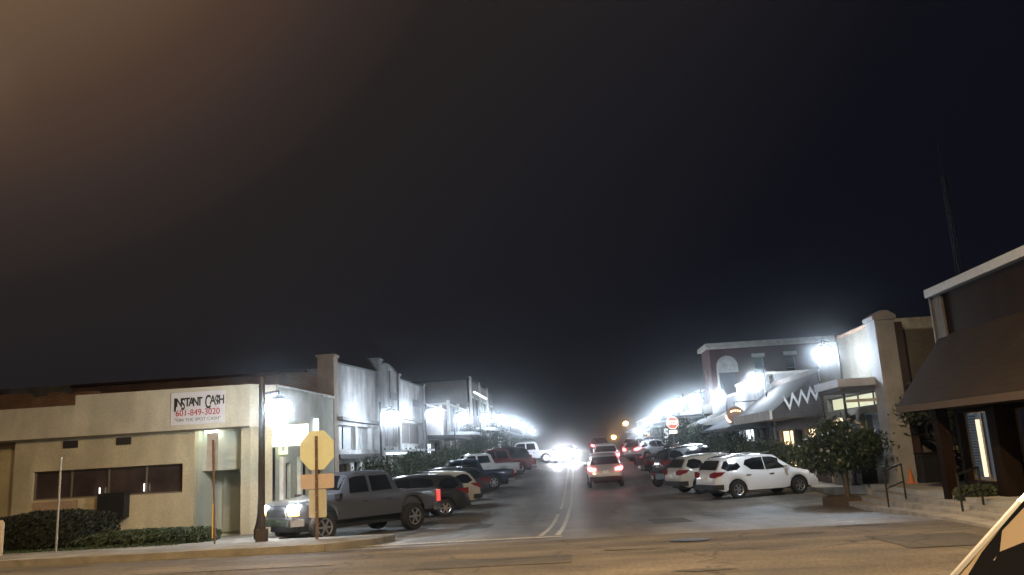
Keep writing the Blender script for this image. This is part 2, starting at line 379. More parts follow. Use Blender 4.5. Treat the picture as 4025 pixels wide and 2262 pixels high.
def window(P, u0, u1, a, c, m, parent, th=.25, name='window', mull=1, frame=darktrim, trans=0):
    b = MB(); t = .05; k0, k1 = th-.07, th+.0
    def bar(ua, ub, za, zb):
        p = [P(ua,za,k0), P(ub,za,k0), P(ub,zb,k0), P(ua,zb,k0)]; q = [P(ua,za,k1), P(ub,za,k1), P(ub,zb,k1), P(ua,zb,k1)]
        b.quad(*p); 
        for i in range(4): b.quad(p[i], p[(i+1)%4], q[(i+1)%4], q[i])
    bar(u0, u0+t, a, c); bar(u1-t, u1, a, c); bar(u0+t, u1-t, a, a+t); bar(u0+t, u1-t, c-t, c)
    for i in range(1, mull): uu = u0+(u1-u0)*i/mull; bar(uu-t/2, uu+t/2, a+t, c-t)
    if trans: bar(u0+t, u1-t, trans-t/2, trans+t/2)
    f = b.build(name, frame, parent)
    g = MB(); g.quad(P(u0,a,th-.02), P(u1,a,th-.02), P(u1,c,th-.02), P(u0,c,th-.02)); g.build('pane', m, f)
    return f

# ------------------------------------------------------------------ left corner building with the cash sign
def corner_building():
    r = empty('corner_shop', (0, 0, 0)); tag(r, 'beige stucco corner shop with the white INSTANT CASH sign on its upper band', 'building')
    b = MB()
    P = facade(b, (-19.3, 27.14), (-10.95, 27.14), -1, 2.96, [(.70, 6.0, .92, 1.88), (6.4, 8.02, -1, 2.95)], th=.3)
    b.quad((-30, 27.5, -1), (-19.3, 27.5, -1), (-19.3, 27.5, 2.96), (-30, 27.5, 2.96)); b.quad((-19.3, 27.5, -1), (-19.3, 27.14, -1), (-19.3, 27.14, 2.96), (-19.3, 27.5, 2.96))
    b.quad((-10.95, 27.14, -1), (-10.4, 27.7, -1), (-10.4, 27.7, 2.96), (-10.95, 27.14, 2.96))
    b.build('lower_wall', stucco_lo, r)
    # entry recess: header panel set back, right and back walls
    b = MB()
    b.quad((-12.9, 27.75, 1.58), (-11.28, 27.75, 1.58), (-11.28, 27.75, 2.95), (-12.9, 27.75, 2.95)); b.quad((-12.9, 27.75, 1.58), (-11.28, 27.75, 1.58), (-11.28, 28.9, 1.58), (-12.9, 28.9, 1.58))
    b.quad((-11.28, 27.44, -1), (-11.28, 28.9, -1), (-11.28, 28.9, 2.95), (-11.28, 27.44, 2.95)); b.quad((-12.9, 27.44, -1), (-12.9, 28.9, -1), (-12.9, 28.9, 2.95), (-12.9, 27.44, 2.95))
    b.quad((-12.9, 28.9, -1), (-11.28, 28.9, -1), (-11.28, 28.9, 1.58), (-12.9, 28.9, 1.58))
    b.build('entry_recess', mat('pale_green_paint', (.50, .52, .44), .85, var=.15, scale=1), r)
    MB().box(-12.6, -11.6, 28.78, 28.895, -.55, 1.45).build('door', mat('pale_door', (.36, .37, .30), .6, var=.2, scale=2), r)
    MB().box(-12.72, -12.25, 27.50, 27.6, 2.86, 2.93).build('soffit_light', mat('fluorescent_tube', (.9,.9,.9), .4, em=(.93, 1.0, .85), ems=22), r)
    # upper band, stepping down at its left end
    b = MB(); prof = [(-30, 2.96), (-10.93, 2.96), (-10.93, 4.40), (-17.12, 4.40), (-17.12, 4.06), (-30, 4.06)]
    b.prism([(x, 27.0, z) for x, z in prof], (0, .35, 0))
    b.prism([(-10.93, 27.0, 2.96), (-10.28, 27.66, 2.96), (-10.28, 27.66, 4.36), (-10.93, 27.0, 4.40)], (-.3, .3, 0))
    b.build('upper_band', stucco, r)
    MB().box(-30, -10.93, 26.97, 27.0, 2.93, 2.99).build('band_edge_shadow', mat('painted_edge_shadow', (.12, .10, .07), .9), r)  # dark strip painted as the shadow at the band's lower edge
    # side wall along the street
    b = MB(); Q = facade(b, (-10.3, 27.7), (-10.3, 34.6), -1, 4.34, [(.9, 1.5, .1, 1.7), (2.6, 3.5, -.4, 1.75), (4.6, 5.3, .1, 1.7)], th=.2)
    b.box(-30, -10.62, 28.9, 34.6, 3.9, 4.2)
    b.build('side_wall', mat('green_grey_stucco', (.47, .48, .41), .9, var=.3, scale=1.1, bump=.3, col2=(.36, .38, .33)), r)
    MB().box(-10.6, -10.24, 32.9, 34.62, 4.30, 4.42).box(-10.6, -10.22, 27.7, 32.9, 4.34, 4.40).build('coping', trimw, r)
    for u0, u1, a, c in ((.9, 1.5, .1, 1.7), (2.6, 3.5, -.4, 1.75), (4.6, 5.3, .1, 1.7)): window(Q, u0, u1, a, c, glass, r, th=.2, mull=1)
    for y in (28.1, 29.9, 31.6): MB().box(-10.3, -10.16, y, y+.22, -.6, 1.9).build('pilaster', trimw, r)
    # big shop window
    window(P, .70, 6.0, .92, 1.88, mat('brown_dark_glass', (.070, .052, .046), .14, var=.5, scale=1.3), r, th=.18, mull=4, frame=mat('tan_frame', (.16, .13, .10), .7))
    MB().box(-18.5, -15.2, 27.09, 27.139, .42, .86).build('window_panel', mat('tan_panel', (.42, .30, .20), .8, var=.25, scale=2), r)
    MB().box(-16.9, -16.3, 27.06, 27.089, .45, .92).build('poster', mat('pale_poster', (.55, .48, .33), .8, var=.3, scale=5), r)
    for x0 in (-17.55, -15.66): MB().box(x0, x0+.52, 27.10, 27.139, 2.62, 2.86).build('vent', darktrim, r)
    a = MB(); a.box(-16.05, -15.12, 26.78, 27.139, .22, 1.04)
    for i in range(6): a.box(-16.0, -15.17, 26.765, 26.78, .3+i*.12, .34+i*.12)
    a.build('air_conditioner', black, r)
    for x0, z0 in ((-16.18, .98), (-14.62, 1.03)): MB().tube((x0, 27.12, z0), (x0, 27.12, z0+.25), .022).build('glass_glint', mat('warm_glint', (.9,.9,.8), .3, em=(1, .93, .82), ems=2.2), r)  # glowing bars stand in for reflections in the window glass
    MB().box(-10.24, -10.12, 31.7, 31.95, 2.75, 3.35).build('small_lit_sign', mat('blue_white_sign', (.8,.85,.9), .4, em=(.75, .86, 1), ems=2.6), r)
    # glowing yellow-green outline at the corner, emission only
    b = MB(); b.box(-10.2, -10.14, 27.75, 27.85, 2.0, 3.35).box(-10.2, -10.14, 28.35, 28.45, 2.0, 3.35).box(-10.2, -10.14, 27.85, 28.35, 3.25, 3.35).box(-10.2, -10.14, 27.85, 28.35, 2.0, 2.1)
    b.build('glow_frame', mat('yellow_glow', (.8,.9,.3), .4, em=(.85, 1, .45), ems=1.6), r)
    return r
corner_building()
# the cash sign on the band (fixed board: its own thing)
sg = empty('wall_sign', (-12.73, 26.985, 3.70)); tag(sg, 'white rectangular INSTANT CASH sign with black and red lettering on the beige band', 'sign')
MB().box(-.95, .95, -.02, .012, -.545, .55).build('board', mat('white_board', (.80, .79, .82), .55, var=.08, scale=2), sg)
ink = mat('black_lettering', (.02, .025, .022), .6); red = mat('red_lettering', (.45, .015, .04), .6); gry = mat('grey_lettering', (.22, .25, .25), .7)
RX = (R_(90), 0, 0)
xs = -.86
for ch, h, dz, w in (('I', .46, -.16, .115), ('N', .29, 0, .135), ('S', .40, -.11, .13), ('T', .29, 0, .135), ('A', .29, 0, .135), ('N', .29, 0, .135), ('T', .29, 0, .13), (' ', .3, 0, .11),
                     ('C', .46, -.11, .165), ('A', .30, .02, .15), ('$', .40, -.06, .135), ('H', .30, .02, .14)):
    if ch != ' ':
        text('letter', ch, h*1.38, ink, sg, (xs+w/2, -.026, .08+dz), RX, sx=.60*(.36/h) if ch not in 'I' else .8, bold=.010)
    xs += w+.013
text('phone_number', '601-849-3020', .30, red, sg, (0, -.026, -.245), RX, sx=.92, bold=.0)
text('slogan', '"ON THE SPOT CASH"', .15, gry, sg, (0, -.026, -.43), RX, sx=1.08)
# lit box sign projecting over the pavement
bs = empty('box_sign', (-9.9, 27.9, 2.62)); tag(bs, 'white lit rectangular box sign projecting from the corner shop beside the dark pole', 'sign')
MB().box(-.70, .76, -.13, .13, -.37, .37).build('housing', mat('sign_housing', (.5,.5,.45), .5), bs)
MB().box(-.67, .73, -.145, -.131, -.34, .34).build('face', boxsign_m, bs)
MB().box(-.67, .73, .131, .145, -.34, .34).build('face', boxsign_m, bs)
MB().tube((-.5, .13, .2), (-.5, .22, .2), .04).tube((-.5, .13, -.2), (-.5, .22, -.2), .04).box(-.56, -.44, .19, .23, -.25, .25).build('bracket', polem, bs)

# brick building behind, its blank side wall over the corner shop roof
r = empty('brick_building', (0,0,0)); tag(r, 'long low brown brick building rising behind the beige corner shop', 'building')
b = MB(); b.prism([(-22.1, 34.7, -1), (-11.0, 34.7, -1), (-11.0, 34.7, 5.32), (-11.5, 34.7, 5.55), (-22.1, 34.7, 5.52)], (0, 20, 0)); b.build('wall', oldbrick, r)
MB().box(-22.2, -11.55, 34.6, 34.98, 5.56, 5.66).build('coping', mat('dark_tile_coping', (.10,.05,.035), .8, var=.3, scale=6), r)
r = empty('brick_building', (0,0,0)); tag(r, 'broken brown brick parapet of a low building at the far left edge', 'building')
b = MB(); prof = [(-30, 0), (-17.6, 0), (-17.6, 4.72), (-18.3, 4.74), (-18.6, 4.60), (-18.9, 4.74), (-19.4, 4.78), (-19.5, 4.62), (-20.2, 4.62), (-20.3, 4.80), (-30, 4.70)]
b.prism([(x, 28.95, z) for x, z in prof], (0, .35, 0)); b.build('wall', oldbrick, r)

# white deco shopfront building
def deco():
    r = empty('deco_building', (0,0,0)); tag(r, 'tall white stucco building with humped centre parapet lit brightly by the street lamps', 'building')
    X = -10.4; b = MB()
    ops = [(.6, 3.6, 2.15, 3.25), (3.9, 6.6, 2.15, 3.25), (6.9, 8.3, 2.15, 3.25), (.5, 2.6, -.1, 1.55), (3.2, 4.4, -.45, 1.6), (5.0, 8.2, -.1, 1.6), (9.6, 12.8, 2.3, 3.7), (14.0, 20.6, 2.5, 3.8), (9.7, 11.0, -.4, 1.9), (11.5, 12.7, 0, 1.9), (14.3, 16.6, 0, 2.0), (17.2, 18.3, -.4, 2.1), (18.9, 20.6, 0, 2.0)]
    P = facade(b, (X, 34.9), (X, 56.3), -1, 5.7, ops, th=.3)
    b.box(-30, X-.31, 34.9, 35.2, -1, 5.7); b.box(-30, X-.31, 56.0, 56.3, -1, 5.7); b.box(-30, X-.35, 35.2, 56.0, 5.0, 5.2)
    b.build('wall', stuccow, r)
    pts = [(34.9, 5.7), (34.9, 5.92), (36.5, 5.97), (42.9, 6.22), (43.1, 6.45), (43.6, 6.68), (44.6, 6.86), (45.7, 6.90), (46.8, 6.80), (47.7, 6.58), (48.2, 6.30), (56.3, 6.40), (56.3, 5.7)]
    b = MB(); b.prism([(X+.001, y, z) for y, z in pts], (-.3, 0, 0)); b.build('parapet', stuccow, r)
    b = MB()
    for (y0, z0), (y1, z1) in zip(pts[1:-2], pts[2:-1]): b.quad((X+.06, y0, z0+.06), (X+.06, y1, z1+.06), (X-.36, y1, z1+.06), (X-.36, y0, z0+.06)); b.quad((X+.06, y0, z0+.06), (X+.06, y1, z1+.06), (X+.06, y1, z1-.03), (X+.06, y0, z0-.03))
    b.build('coping', mat('mossy_coping', (.20, .21, .20), .9, var=.4, scale=3), r)
    for y0, y1, zt in ((34.62, 35.25, 6.15), (43.0, 43.7, 6.9), (47.9, 48.4, 6.5), (56.0, 56.5, 6.5)): MB().box(X-.6, X+.12, y0, y1, -1, zt).box(X-.66, X+.18, y0-.05, y1+.05, zt, zt+.12).build('pilaster', mat('tan_stone', (.42, .34, .27), .9, var=.3, scale=2) if y0 < 36 else stuccow, r)
    MB().box(X, X+.30, 35.3, 43.0, 3.42, 3.58).box(X, X+.26, 43.8, 56.0, 3.95, 4.08).build('ledge', mat('grey_ledge', (.25, .25, .25), .8, var=.3, scale=4), r)
    MB().box(X, X+.18, 35.3, 43.0, 1.75, 1.95).build('sill_band', darktrim, r)
    pale = mat('pale_transom_panel', (.40, .41, .43), .7, var=.3, scale=1.5); brn = mat('brown_transom_panel', (.11, .09, .085), .7, var=.4, scale=2)
    for o in ops:
        m = pale if o[2] > 2 and o[0] < 9 else brn if o[2] > 2 else (glass_dim if o[0] in (11.5, 18.9) else glass)
        window(P, *o, m, r, th=.25, mull=2 if o[1]-o[0] > 2.5 else 1, frame=greywall if o[2] > 2 else darktrim)
    for y0, z0 in ((46.0, 5.0), (52.6, 4.95)): MB().box(X, X+.05, y0, y0+(1.7 if y0 < 50 else 3), z0, z0+.42).build('vent', mat('grey_louvre', (.16, .16, .18), .7), r)
    MB().box(X, X+.07, 45.9, 46.02, 5.4, 6.6).build('downpipe', mat('grey_pipe', (.2,.2,.22), .5), r)
    b = MB(); b.box(X, X+1.9, 43.9, 49.4, 1.98, 2.08); b.build('canopy', alum, r)
    MB().box(X+.1, X+.3, 44.3, 48.9, 1.88, 1.97).build('canopy_light', mat('canopy_tube', (.9,.9,.9), .4, em=(.85,.93,1), ems=3), r)
    return r
deco()

# generic street-row shop
def shop(name, label, side, y0, y1, zt, wall, bays, canopy=None, pil=None, coping=trimw, depth=16, cat='building', upper=None):
    """side -1 left frontage X=-10.4, +1 right frontage X=11.1; bays: (frac0, frac1, z0, z1, material, mullions)"""
    X = -10.4 if side < 0 else 11.1; g = gz((y0+y1)/2)+.15; r = empty(name, (0,0,0)); tag(r, label, cat); L = y1-y0; b = MB()
    ops = [(f0*L, f1*L, g+a, g+c) for f0, f1, a, c, m, k in bays]
    A, B = ((X, y0), (X, y1)) if side < 0 else ((X, y1), (X, y0))
    P = facade(b, A, B, g-1.6, zt, ops, th=.25); xi = X+side*.26; xo = X+side*depth
    b.box(min(xi, xo), max(xi, xo), y0+.0, y0+.3, g-1.6, zt); b.box(min(xi, xo), max(xi, xo), y1-.3, y1, g-1.6, zt); b.box(min(xi, xo), max(xi, xo), y0+.3, y1-.3, zt-.7, zt-.5)
    b.build('wall', wall, r)
    MB().box(min(X-side*.08, X+side*.34), max(X-side*.08, X+side*.34), y0-.04, y1-.02, zt, zt+.14).box(min(X+side*.34, xo), max(X+side*.34, xo), y0-.04, y0+.34, zt, zt+.12).build('coping', coping, r)
    for (f0, f1, a, c, m, k), o in zip(bays, ops): window(P, *o, m, r, th=.22, mull=k)
    if canopy:
        cz, cd, cth, cm, slope = canopy; x0, x1 = X-side*.01, X-side*cd; b = MB()
        z = g+cz
        b.prism([(x0, y0+.2, z+slope), (x1, y0+.2, z), (x1, y0+.2, z-cth), (x0, y0+.2, z-cth if slope < .3 else z-cth+slope*.0)], (0, L-.4, 0))
        b.build('canopy' if slope < .3 else 'awning', cm, r)
    if pil:
        for y in pil: MB().box(min(X, X-side*.2), max(X, X-side*.2), y, y+.5, g-1.6, zt+.35).build('pilaster', trimw if side < 0 else stuccow, r)
    if upper:
        for f0, a, c, w in upper:
            yy = y0+f0*L; MB().box(min(X, X-side*.05), max(X, X-side*.05), yy, yy+w, g+a, g+c).build('upper_window', glass, r)
            MB().box(min(X, X-side*.1), max(X, X-side*.1), yy-.1, yy+w+.1, g+c, g+c+.15).build('lintel', trimw, r)
    return r
brownshop = mat('brown_shop_wall', (.15, .125, .115), .85, var=.3, scale=1.5)
greyshop = mat('grey_shop_wall', (.24, .24, .25), .85, var=.3, scale=1.2)
shop('shop_building', 'brown single-storey shop with white-lit display window right after the white deco building', -1, 57.0, 66.5, 5.2, brownshop,
     [(.05, .30, .5, 2.3, glass_cool, 3), (.36, .56, .1, 2.4, glass, 1), (.60, .95, .6, 2.3, glass_dim, 2)], canopy=(2.75, 2.0, .22, darktrim, .08), pil=(62.8,))
shop('shop_building', 'grey shop with a pink-lit window and pale pilasters on the left of the street', -1, 66.6, 79.5, 5.8, greyshop,
     [(.06, .22, .5, 2.4, glass_yel, 1), (.30, .55, .4, 2.5, glass_pink, 2), (.62, .93, .5, 2.4, glass_dim, 2)], canopy=(2.8, 2.2, .2, alum, .1), pil=(66.8, 72.5, 79))
shop('two_storey_building', 'tall dark grey two-storey building farther up the left side', -1, 82, 106, 9.1, mat('dark_grey_masonry', (.20, .18, .17), .9, var=.35, scale=1), 
     [(.05, .3, .4, 2.6, glass_dim, 2), (.38, .6, .4, 2.6, glass, 2), (.68, .95, .4, 2.6, glass_cool, 2)], canopy=(3.0, 2.4, .2, alum, .1), pil=(82.1, 90, 98),
     upper=[(.06+.16*i, 4.4, 6.2, 1.2) for i in range(6)], coping=darktrim, depth=22)
shop('shop_building', 'pale low shop beyond the tall dark building, far up the left side', -1, 108, 132, 6.2, stuccow, [(.1, .4, .4, 2.4, glass_cool, 2), (.55, .9, .4, 2.4, glass_dim, 2)], canopy=(2.8, 2.2, .2, alum, .1))
shop('shop_building', 'farthest low brown shop before the crest on the left', -1, 133, 168, 5.8, brownshop, [(.1, .4, .4, 2.4, glass_dim, 2), (.55, .9, .4, 2.4, glass_cool, 2)], canopy=(2.8, 2.2, .2, darktrim, .1))
# neon line on the tall building's eave
MBn = MB().box(-10.2, -10.1, 84, 96, 7.9, 8.05); o = MBn.build('neon_strip', mat('white_neon', (.9,.9,.9), .4, em=(.8,.9,1), ems=3)); tag(o, 'white neon tube along the front of the tall dark grey building', 'sign')

# ------------------------------------------------------------------ right side
# brown corner building with wide shingled canopy
def canopy_building():
    r = empty('canopy_building', (0,0,0)); tag(r, 'dark brown corner building with a wide sloping shingle canopy at the right edge', 'building')
    b = MB(); b.box(11.0, 30, 6, 24.9, 3.0, 5.42); b.build('upper_wall', brownpaint, r)
    b = MB()
    for i in range(7): b.box(10.93, 11.0, 24.28+i*.10, 24.34+i*.10, 3.6, 5.42)
    b.box(10.9, 11.02, 24.9, 25.0, 3.5, 5.45); b.box(11.02, 30, 24.9, 24.98, 3.5, 5.45); b.build('corner_siding', greysiding, r)
    MB().box(10.78, 11.0, 6, 24.95, 5.44, 5.68).build('gutter', alum, r)
    MB().prism([(11.5, 23.4, 5.5), (11.5, 6, 5.5), (19, 6, 8.0), (19, 20, 8.0)], (0, 0, .1)).build('roof', mat('dark_roof', (.07,.05,.035), .9), r)
    # canopy: sloping shingles with a hipped far end
    e0, e1 = 8.6, 11.0; zf, zt = 2.20, 4.25; b = MB()
    b.quad((e0, 6, zf), (e0, 22.65, zf), (e1, 24.9, zt), (e1, 6, zt)); b.quad((e0, 22.65, zf), (12.2, 25.2, zf), (12.2, 25.2, zt-.6), (e1, 24.9, zt))
    b.quad((e0, 6, zf-.14), (e0, 22.65, zf-.14), (12.2, 25.2, zf-.14), (12.2, 6, zf-.14))
    b.build('shingle_canopy', shingle, r)
    b = MB(); b.quad((e0-.01, 6, zf+.01), (e0-.01, 22.66, zf+.01), (e0-.01, 22.66, zf-.15), (e0-.01, 6, zf-.15)); b.quad((e0-.01, 22.66, zf+.01), (12.2, 25.22, zf+.01), (12.2, 25.22, zf-.15), (e0-.01, 22.66, zf-.15))
    b.build('fascia', mat('brown_fascia', (.10, .07, .05), .8, var=.2, scale=3), r)
    # wall under the canopy, glass bays between dark piers
    bw = MB(); P = facade(bw, (9.9, 22.3), (9.9, 8), -.3, 2.06, [(.15, 1.85, .25, 1.95), (2.6, 7.5, .15, 1.95)], th=.25)
    bw.quad((9.9, 22.3, -.3), (30, 22.3, -.3), (30, 22.3, 2.05), (9.9, 22.3, 2.05)); bw.box(10.2, 30, 8, 22.2, 1.98, 2.04); bw.box(11.01, 30, 8, 24.85, 2.05, 3.0)
    bw.build('lower_wall', brownpaint, r)
    window(P, .15, 1.85, .25, 1.95, mat('blind_window', (.05, .065, .075), .08, spec=.9, em=(.5,.62,.75), ems=.10), r, mull=2, frame=mat('brass_frame', (.35, .25, .15), .4, metal=.6))
    window(P, 2.6, 7.5, .15, 1.95, glass_dim, r, mull=2, frame=mat('brass_frame', (.35, .25, .15), .4, metal=.6))
    bl = MB()
    for i in range(22): bl.quad((10.12, 22.05, .35+i*.07), (10.12, 21.6, .35+i*.07), (10.09, 21.6, .385+i*.07), (10.09, 22.05, .385+i*.07))
    bl.build('blinds', mat('blind_slats', (.16, .19, .23), .6), r)
    MB().box(10.04, 10.10, 21.42, 21.52, .35, 1.75).build('reflection_strip', mat('warm_reflection', (.8,.6,.35), .35, em=(1,.78,.52), ems=1.3), r)  # glowing strip stands in for a warm reflection in the window
    for x, y, w in ((8.98, 21.0, .14), (9.62, 19.45, .2)): MB().box(x-w, x+w, y-w, y+w, -.3, 2.06).build('post', brownpaint, r)
    b = MB(); b.quad((10.96, 16.6, 5.0), (10.96, 16.9, 5.0), (10.96, 16.9, 5.3), (10.96, 16.6, 5.3))
    return r
canopy_building()

# tall white pilaster wall end with pale brick shop behind
def pale_shop():
    r = empty('pale_brick_shop', (0,0,0)); tag(r, 'pale brick shop with white metal canopy and a tall white end pilaster on the right', 'building')
    X = 11.1; b = MB(); g = -.2
    P = facade(b, (X, 37.4), (X, 29.6), -1.2, 5.42, [(.5, 2.3, g+.5, g+2.5), (2.8, 4.0, g+0, g+2.5), (4.4, 7.3, g+.5, g+2.5), (.5, 7.3, g+2.75, g+3.3)], th=.25)
    b.box(X+.3, 26, 29.9, 30.2, -1.2, 5.1); b.box(X+.3, 26, 36.9, 37.4, -1.2, 5.3); b.box(X+.3, 26, 30.2, 36.9, 4.6, 4.8); b.build('wall', beigebrick, r)
    MB().box(X-.06, X+.34, 29.6, 37.4, 5.42, 5.54).build('coping', oldbrick, r)
    pb = MB(); pb.box(10.70, 11.36, 29.0, 29.9, -1.0, 5.42)
    for i in range(5): pb.box(10.75+i*.13, 10.81+i*.13, 28.96, 29.0, 2.2, 5.30)
    pb.prism([(10.63, 28.93, 5.42), (11.43, 28.93, 5.42), (11.43, 28.93, 5.56), (11.16, 28.93, 5.74), (10.9, 28.93, 5.74), (10.63, 28.93, 5.56)], (0, 1.0, 0))
    pb.build('end_pilaster', mat('white_fluted_stone', (.42, .43, .46), .75, var=.25, scale=1.3, bump=.2), r)
    MB().box(11.36, 11.74, 29.3, 29.9, -1.0, 5.35).build('brick_pier', mat('shaded_red_brick', (.09, .045, .04), .9, var=.3, scale=2, brick=(.23, .075, .012, (.08, .06, .05))), r)  # dark brick carries the shade of the wall's side in its colour
    window(P, .5, 2.3, g+.5, g+2.5, glass_warm, r, mull=1); window(P, 2.8, 4.0, g, g+2.5, glass_dim, r); window(P, 4.4, 7.3, g+.5, g+2.5, glass_dim, r, mull=2, frame=mat('green_frame', (.25, .36, .30), .6))
    window(P, .5, 7.3, g+2.75, g+3.3, glass_yel, r, mull=4)
    b = MB(); b.box(9.4, X-.005, 29.7, 32.6, 3.22, 3.50); b.build('canopy', alum, r)
    MB().box(9.5, X-.005, 29.8, 32.5, 3.08, 3.21).build('soffit', mat('brown_soffit', (.06, .05, .045), .8), r)
    MB().box(9.6, X-.005, 29.75, 29.82, 2.66, 2.76).build('hanger_bar', trimw, r)
    return r
pale_shop()
r = empty('tan_brick_building', (0,0,0)); tag(r, 'tan brick wall with a weathered white cap in the alley behind the corner building', 'building')
MB().box(11.75, 24, 29.95, 30.9, -1, 5.15).build('wall', tanbrick, r); MB().box(11.74, 24, 29.91, 30.95, 5.15, 5.55).build('cap', mat('weathered_cap', (.62, .66, .68), .9, var=.5, scale=2), r)

# mansard shop with zigzag valance
def mansard_shop():
    r = empty('mansard_shop', (0,0,0)); tag(r, 'shop with sloping mansard front and white zigzag trim beside the pale brick shop', 'building')
    X = 11.1; g = gz(41)+.15; b = MB()
    P = facade(b, (X, 46.6), (X, 37.6), g-1.5, 4.6, [(.5, 3.4, g+.5, g+2.4), (3.8, 5.1, g, g+2.4), (5.5, 8.5, g+.5, g+2.4)], th=.25); b.box(X+.3, 26, 37.6, 37.9, -1, 4.5); b.box(X+.3, 26, 46.2, 46.6, -1, 4.5); b.build('wall', brownshop, r)
    window(P, .5, 3.4, g+.5, g+2.4, glass_warm, r, mull=2); window(P, 3.8, 5.1, g, g+2.4, glass, r); window(P, 5.5, 8.5, g+.5, g+2.4, glass_warm, r, mull=2)
    b = MB(); b.prism([(X-.005, 37.8, 4.35), (8.9, 37.8, 2.75), (8.9, 37.8, 2.45), (X-.005, 37.8, 2.45)], (0, 8.6, 0)); b.build('mansard_roof', mat('dark_mansard_shingles', (.075, .07, .072), .85, var=.3, scale=3, brick=(.3, .14, .01, (.04, .04, .04)), col2=(.055, .052, .055)), r)
    MB().box(8.78, 8.9, 37.8, 46.4, 2.40, 2.80).build('fascia', trimw, r)
    b = MB(); n = 4; x0, x1 = 9.45, 11.05        # zigzag trim across the near end of the mansard
    for i in range(n):
        a = x0+(x1-x0)*i/n; c = a+(x1-x0)/n; m = (a+c)/2; za = 3.42+(a-x0)*.30; zc = 3.42+(c-x0)*.30; zm = (za+zc)/2-.52
        b.prism([(a, 37.55, za), (m, 37.55, zm), (m, 37.55, zm-.22), (a, 37.55, za-.22)], (0, .08, 0)); b.prism([(m, 37.55, zm), (c, 37.55, zc), (c, 37.55, zc-.22), (m, 37.55, zm-.22)], (0, .08, 0))
    b.build('zigzag_trim', alum, r)
    return r
mansard_shop()
shop('white_shop', 'white-painted shop glowing under the second right-hand lamp with a dark blue awning', 1, 46.8, 56.4, 5.1, stuccow,
     [(.06, .40, .5, 2.3, glass_cool, 2), (.45, .58, .1, 2.3, glass, 1), (.63, .95, .5, 2.3, glass_dim, 2)], canopy=(2.35, 2.6, .12, mat('navy_awning', (.035, .045, .075), .8, var=.2, scale=4), 1.1))
shop('grey_shop', 'small grey shop with a sloping metal awning in front of the tall red brick building', 1, 56.6, 66.8, 4.6, greyshop,
     [(.06, .3, .4, 2.3, glass_yel, 1), (.4, .6, .1, 2.3, glass, 2), (.68, .95, .5, 2.3, glass_dim, 2)], canopy=(2.5, 2.4, .12, greysiding, .9))
def red_building():
    r = empty('red_brick_building', (0,0,0)); tag(r, 'two-storey red brick building with pale cornice and arched window hoods on the right', 'building')
    b = MB(); g = gz(67)+.1
    P = facade(b, (11.4, 67.4), (34, 67.4), -1, 9.1, [(.62, 2.0, 4.0, 7.45), (3.5, 4.3, 6.1, 8.1), (6.05, 6.85, 6.1, 8.1), (8.6, 9.4, 6.1, 8.1), (11.2, 12.0, 6.1, 8.1), (15.4, 16.6, 5.6, 7.9)], th=.35)
    Q = facade(b, (11.4, 71.4), (11.4, 67.4), -1, 9.1, [(1.3, 2.6, 5.3, 7.6), (.6, 3.4, 1.2, 3.6)], th=.3)
    b.quad((11.4, 71.4, -1), (34, 71.4, -1), (34, 71.4, 9.1), (11.4, 71.4, 9.1)); b.quad((11.4, 67.4, 8.6), (34, 67.4, 8.6), (34, 71.4, 8.6), (11.4, 71.4, 8.6)); b.build('wall', redbrick, r)
    c = MB(); c.box(11.1, 34.2, 67.05, 67.5, 9.1, 9.42).box(11.1, 11.6, 67.5, 71.6, 9.1, 9.42).box(11.25, 34.1, 67.2, 67.398, 8.95, 9.09); c.build('cornice', trimw, r)
    def hood(x, z, w):
        hb = MB(); n = 10; out_ = [(x+w*1.0*math.cos(math.pi*k/n), 67.25, z+w*1.0*math.sin(math.pi*k/n)) for k in range(n+1)]
        hb.prism(out_, (0, .145, 0)); hb.build('window_hood', trimw, r)
    hood(12.72, 7.5, .86)
    MB().box(11.86, 13.58, 67.25, 67.395, 7.0, 7.5).box(11.86, 12.0, 67.25, 67.395, 3.9, 7.0).build('window_surround', trimw, r)
    for u in (3.5, 6.05, 8.6, 11.2):
        window(P, u, u+.8, 6.1, 8.1, glass, r, th=.3, mull=1, trans=7.1, frame=mat('grey_sash', (.2,.2,.2), .6))
        MB().box(11.4+u-.12, 11.4+u+.92, 67.3, 67.396, 8.12, 8.4).build('lintel', trimw, r)
    window(P, 15.4, 16.6, 5.6, 7.9, glass, r, th=.3); window(P, .62, 2.0, 4.0, 7.45, mat('boarded_window', (.10,.10,.12), .8), r, th=.2)
    window(Q, 1.3, 2.6, 5.3, 7.6, glass, r, th=.25); window(Q, .6, 3.4, 1.2, 3.6, glass_dim, r, th=.25, mull=2)
    MB().prism([(11.395, 67.6, 4.7), (8.6, 67.6, 4.0), (8.6, 67.6, 3.8), (11.395, 67.6, 3.8)], (0, 3.7, 0)).build('canopy', greysiding, r)
    return r
red_building()
shop('shop_building', 'grey shop just past the red brick building on the right', 1, 71.8, 108, 5.9, greyshop, [(.05, .3, .5, 2.4, glass_cool, 2), (.4, .6, .4, 2.4, glass, 2), (.7, .95, .5, 2.4, glass_dim, 2)], canopy=(2.8, 2.2, .2, alum, .1))
shop('shop_building', 'farthest white shop before the crest on the right', 1, 108.4, 150, 5.6, stuccow, [(.05, .3, .5, 2.4, glass_cool, 2), (.4, .6, .4, 2.4, glass_dim, 2)], canopy=(2.8, 2.2, .2, alum, .1))

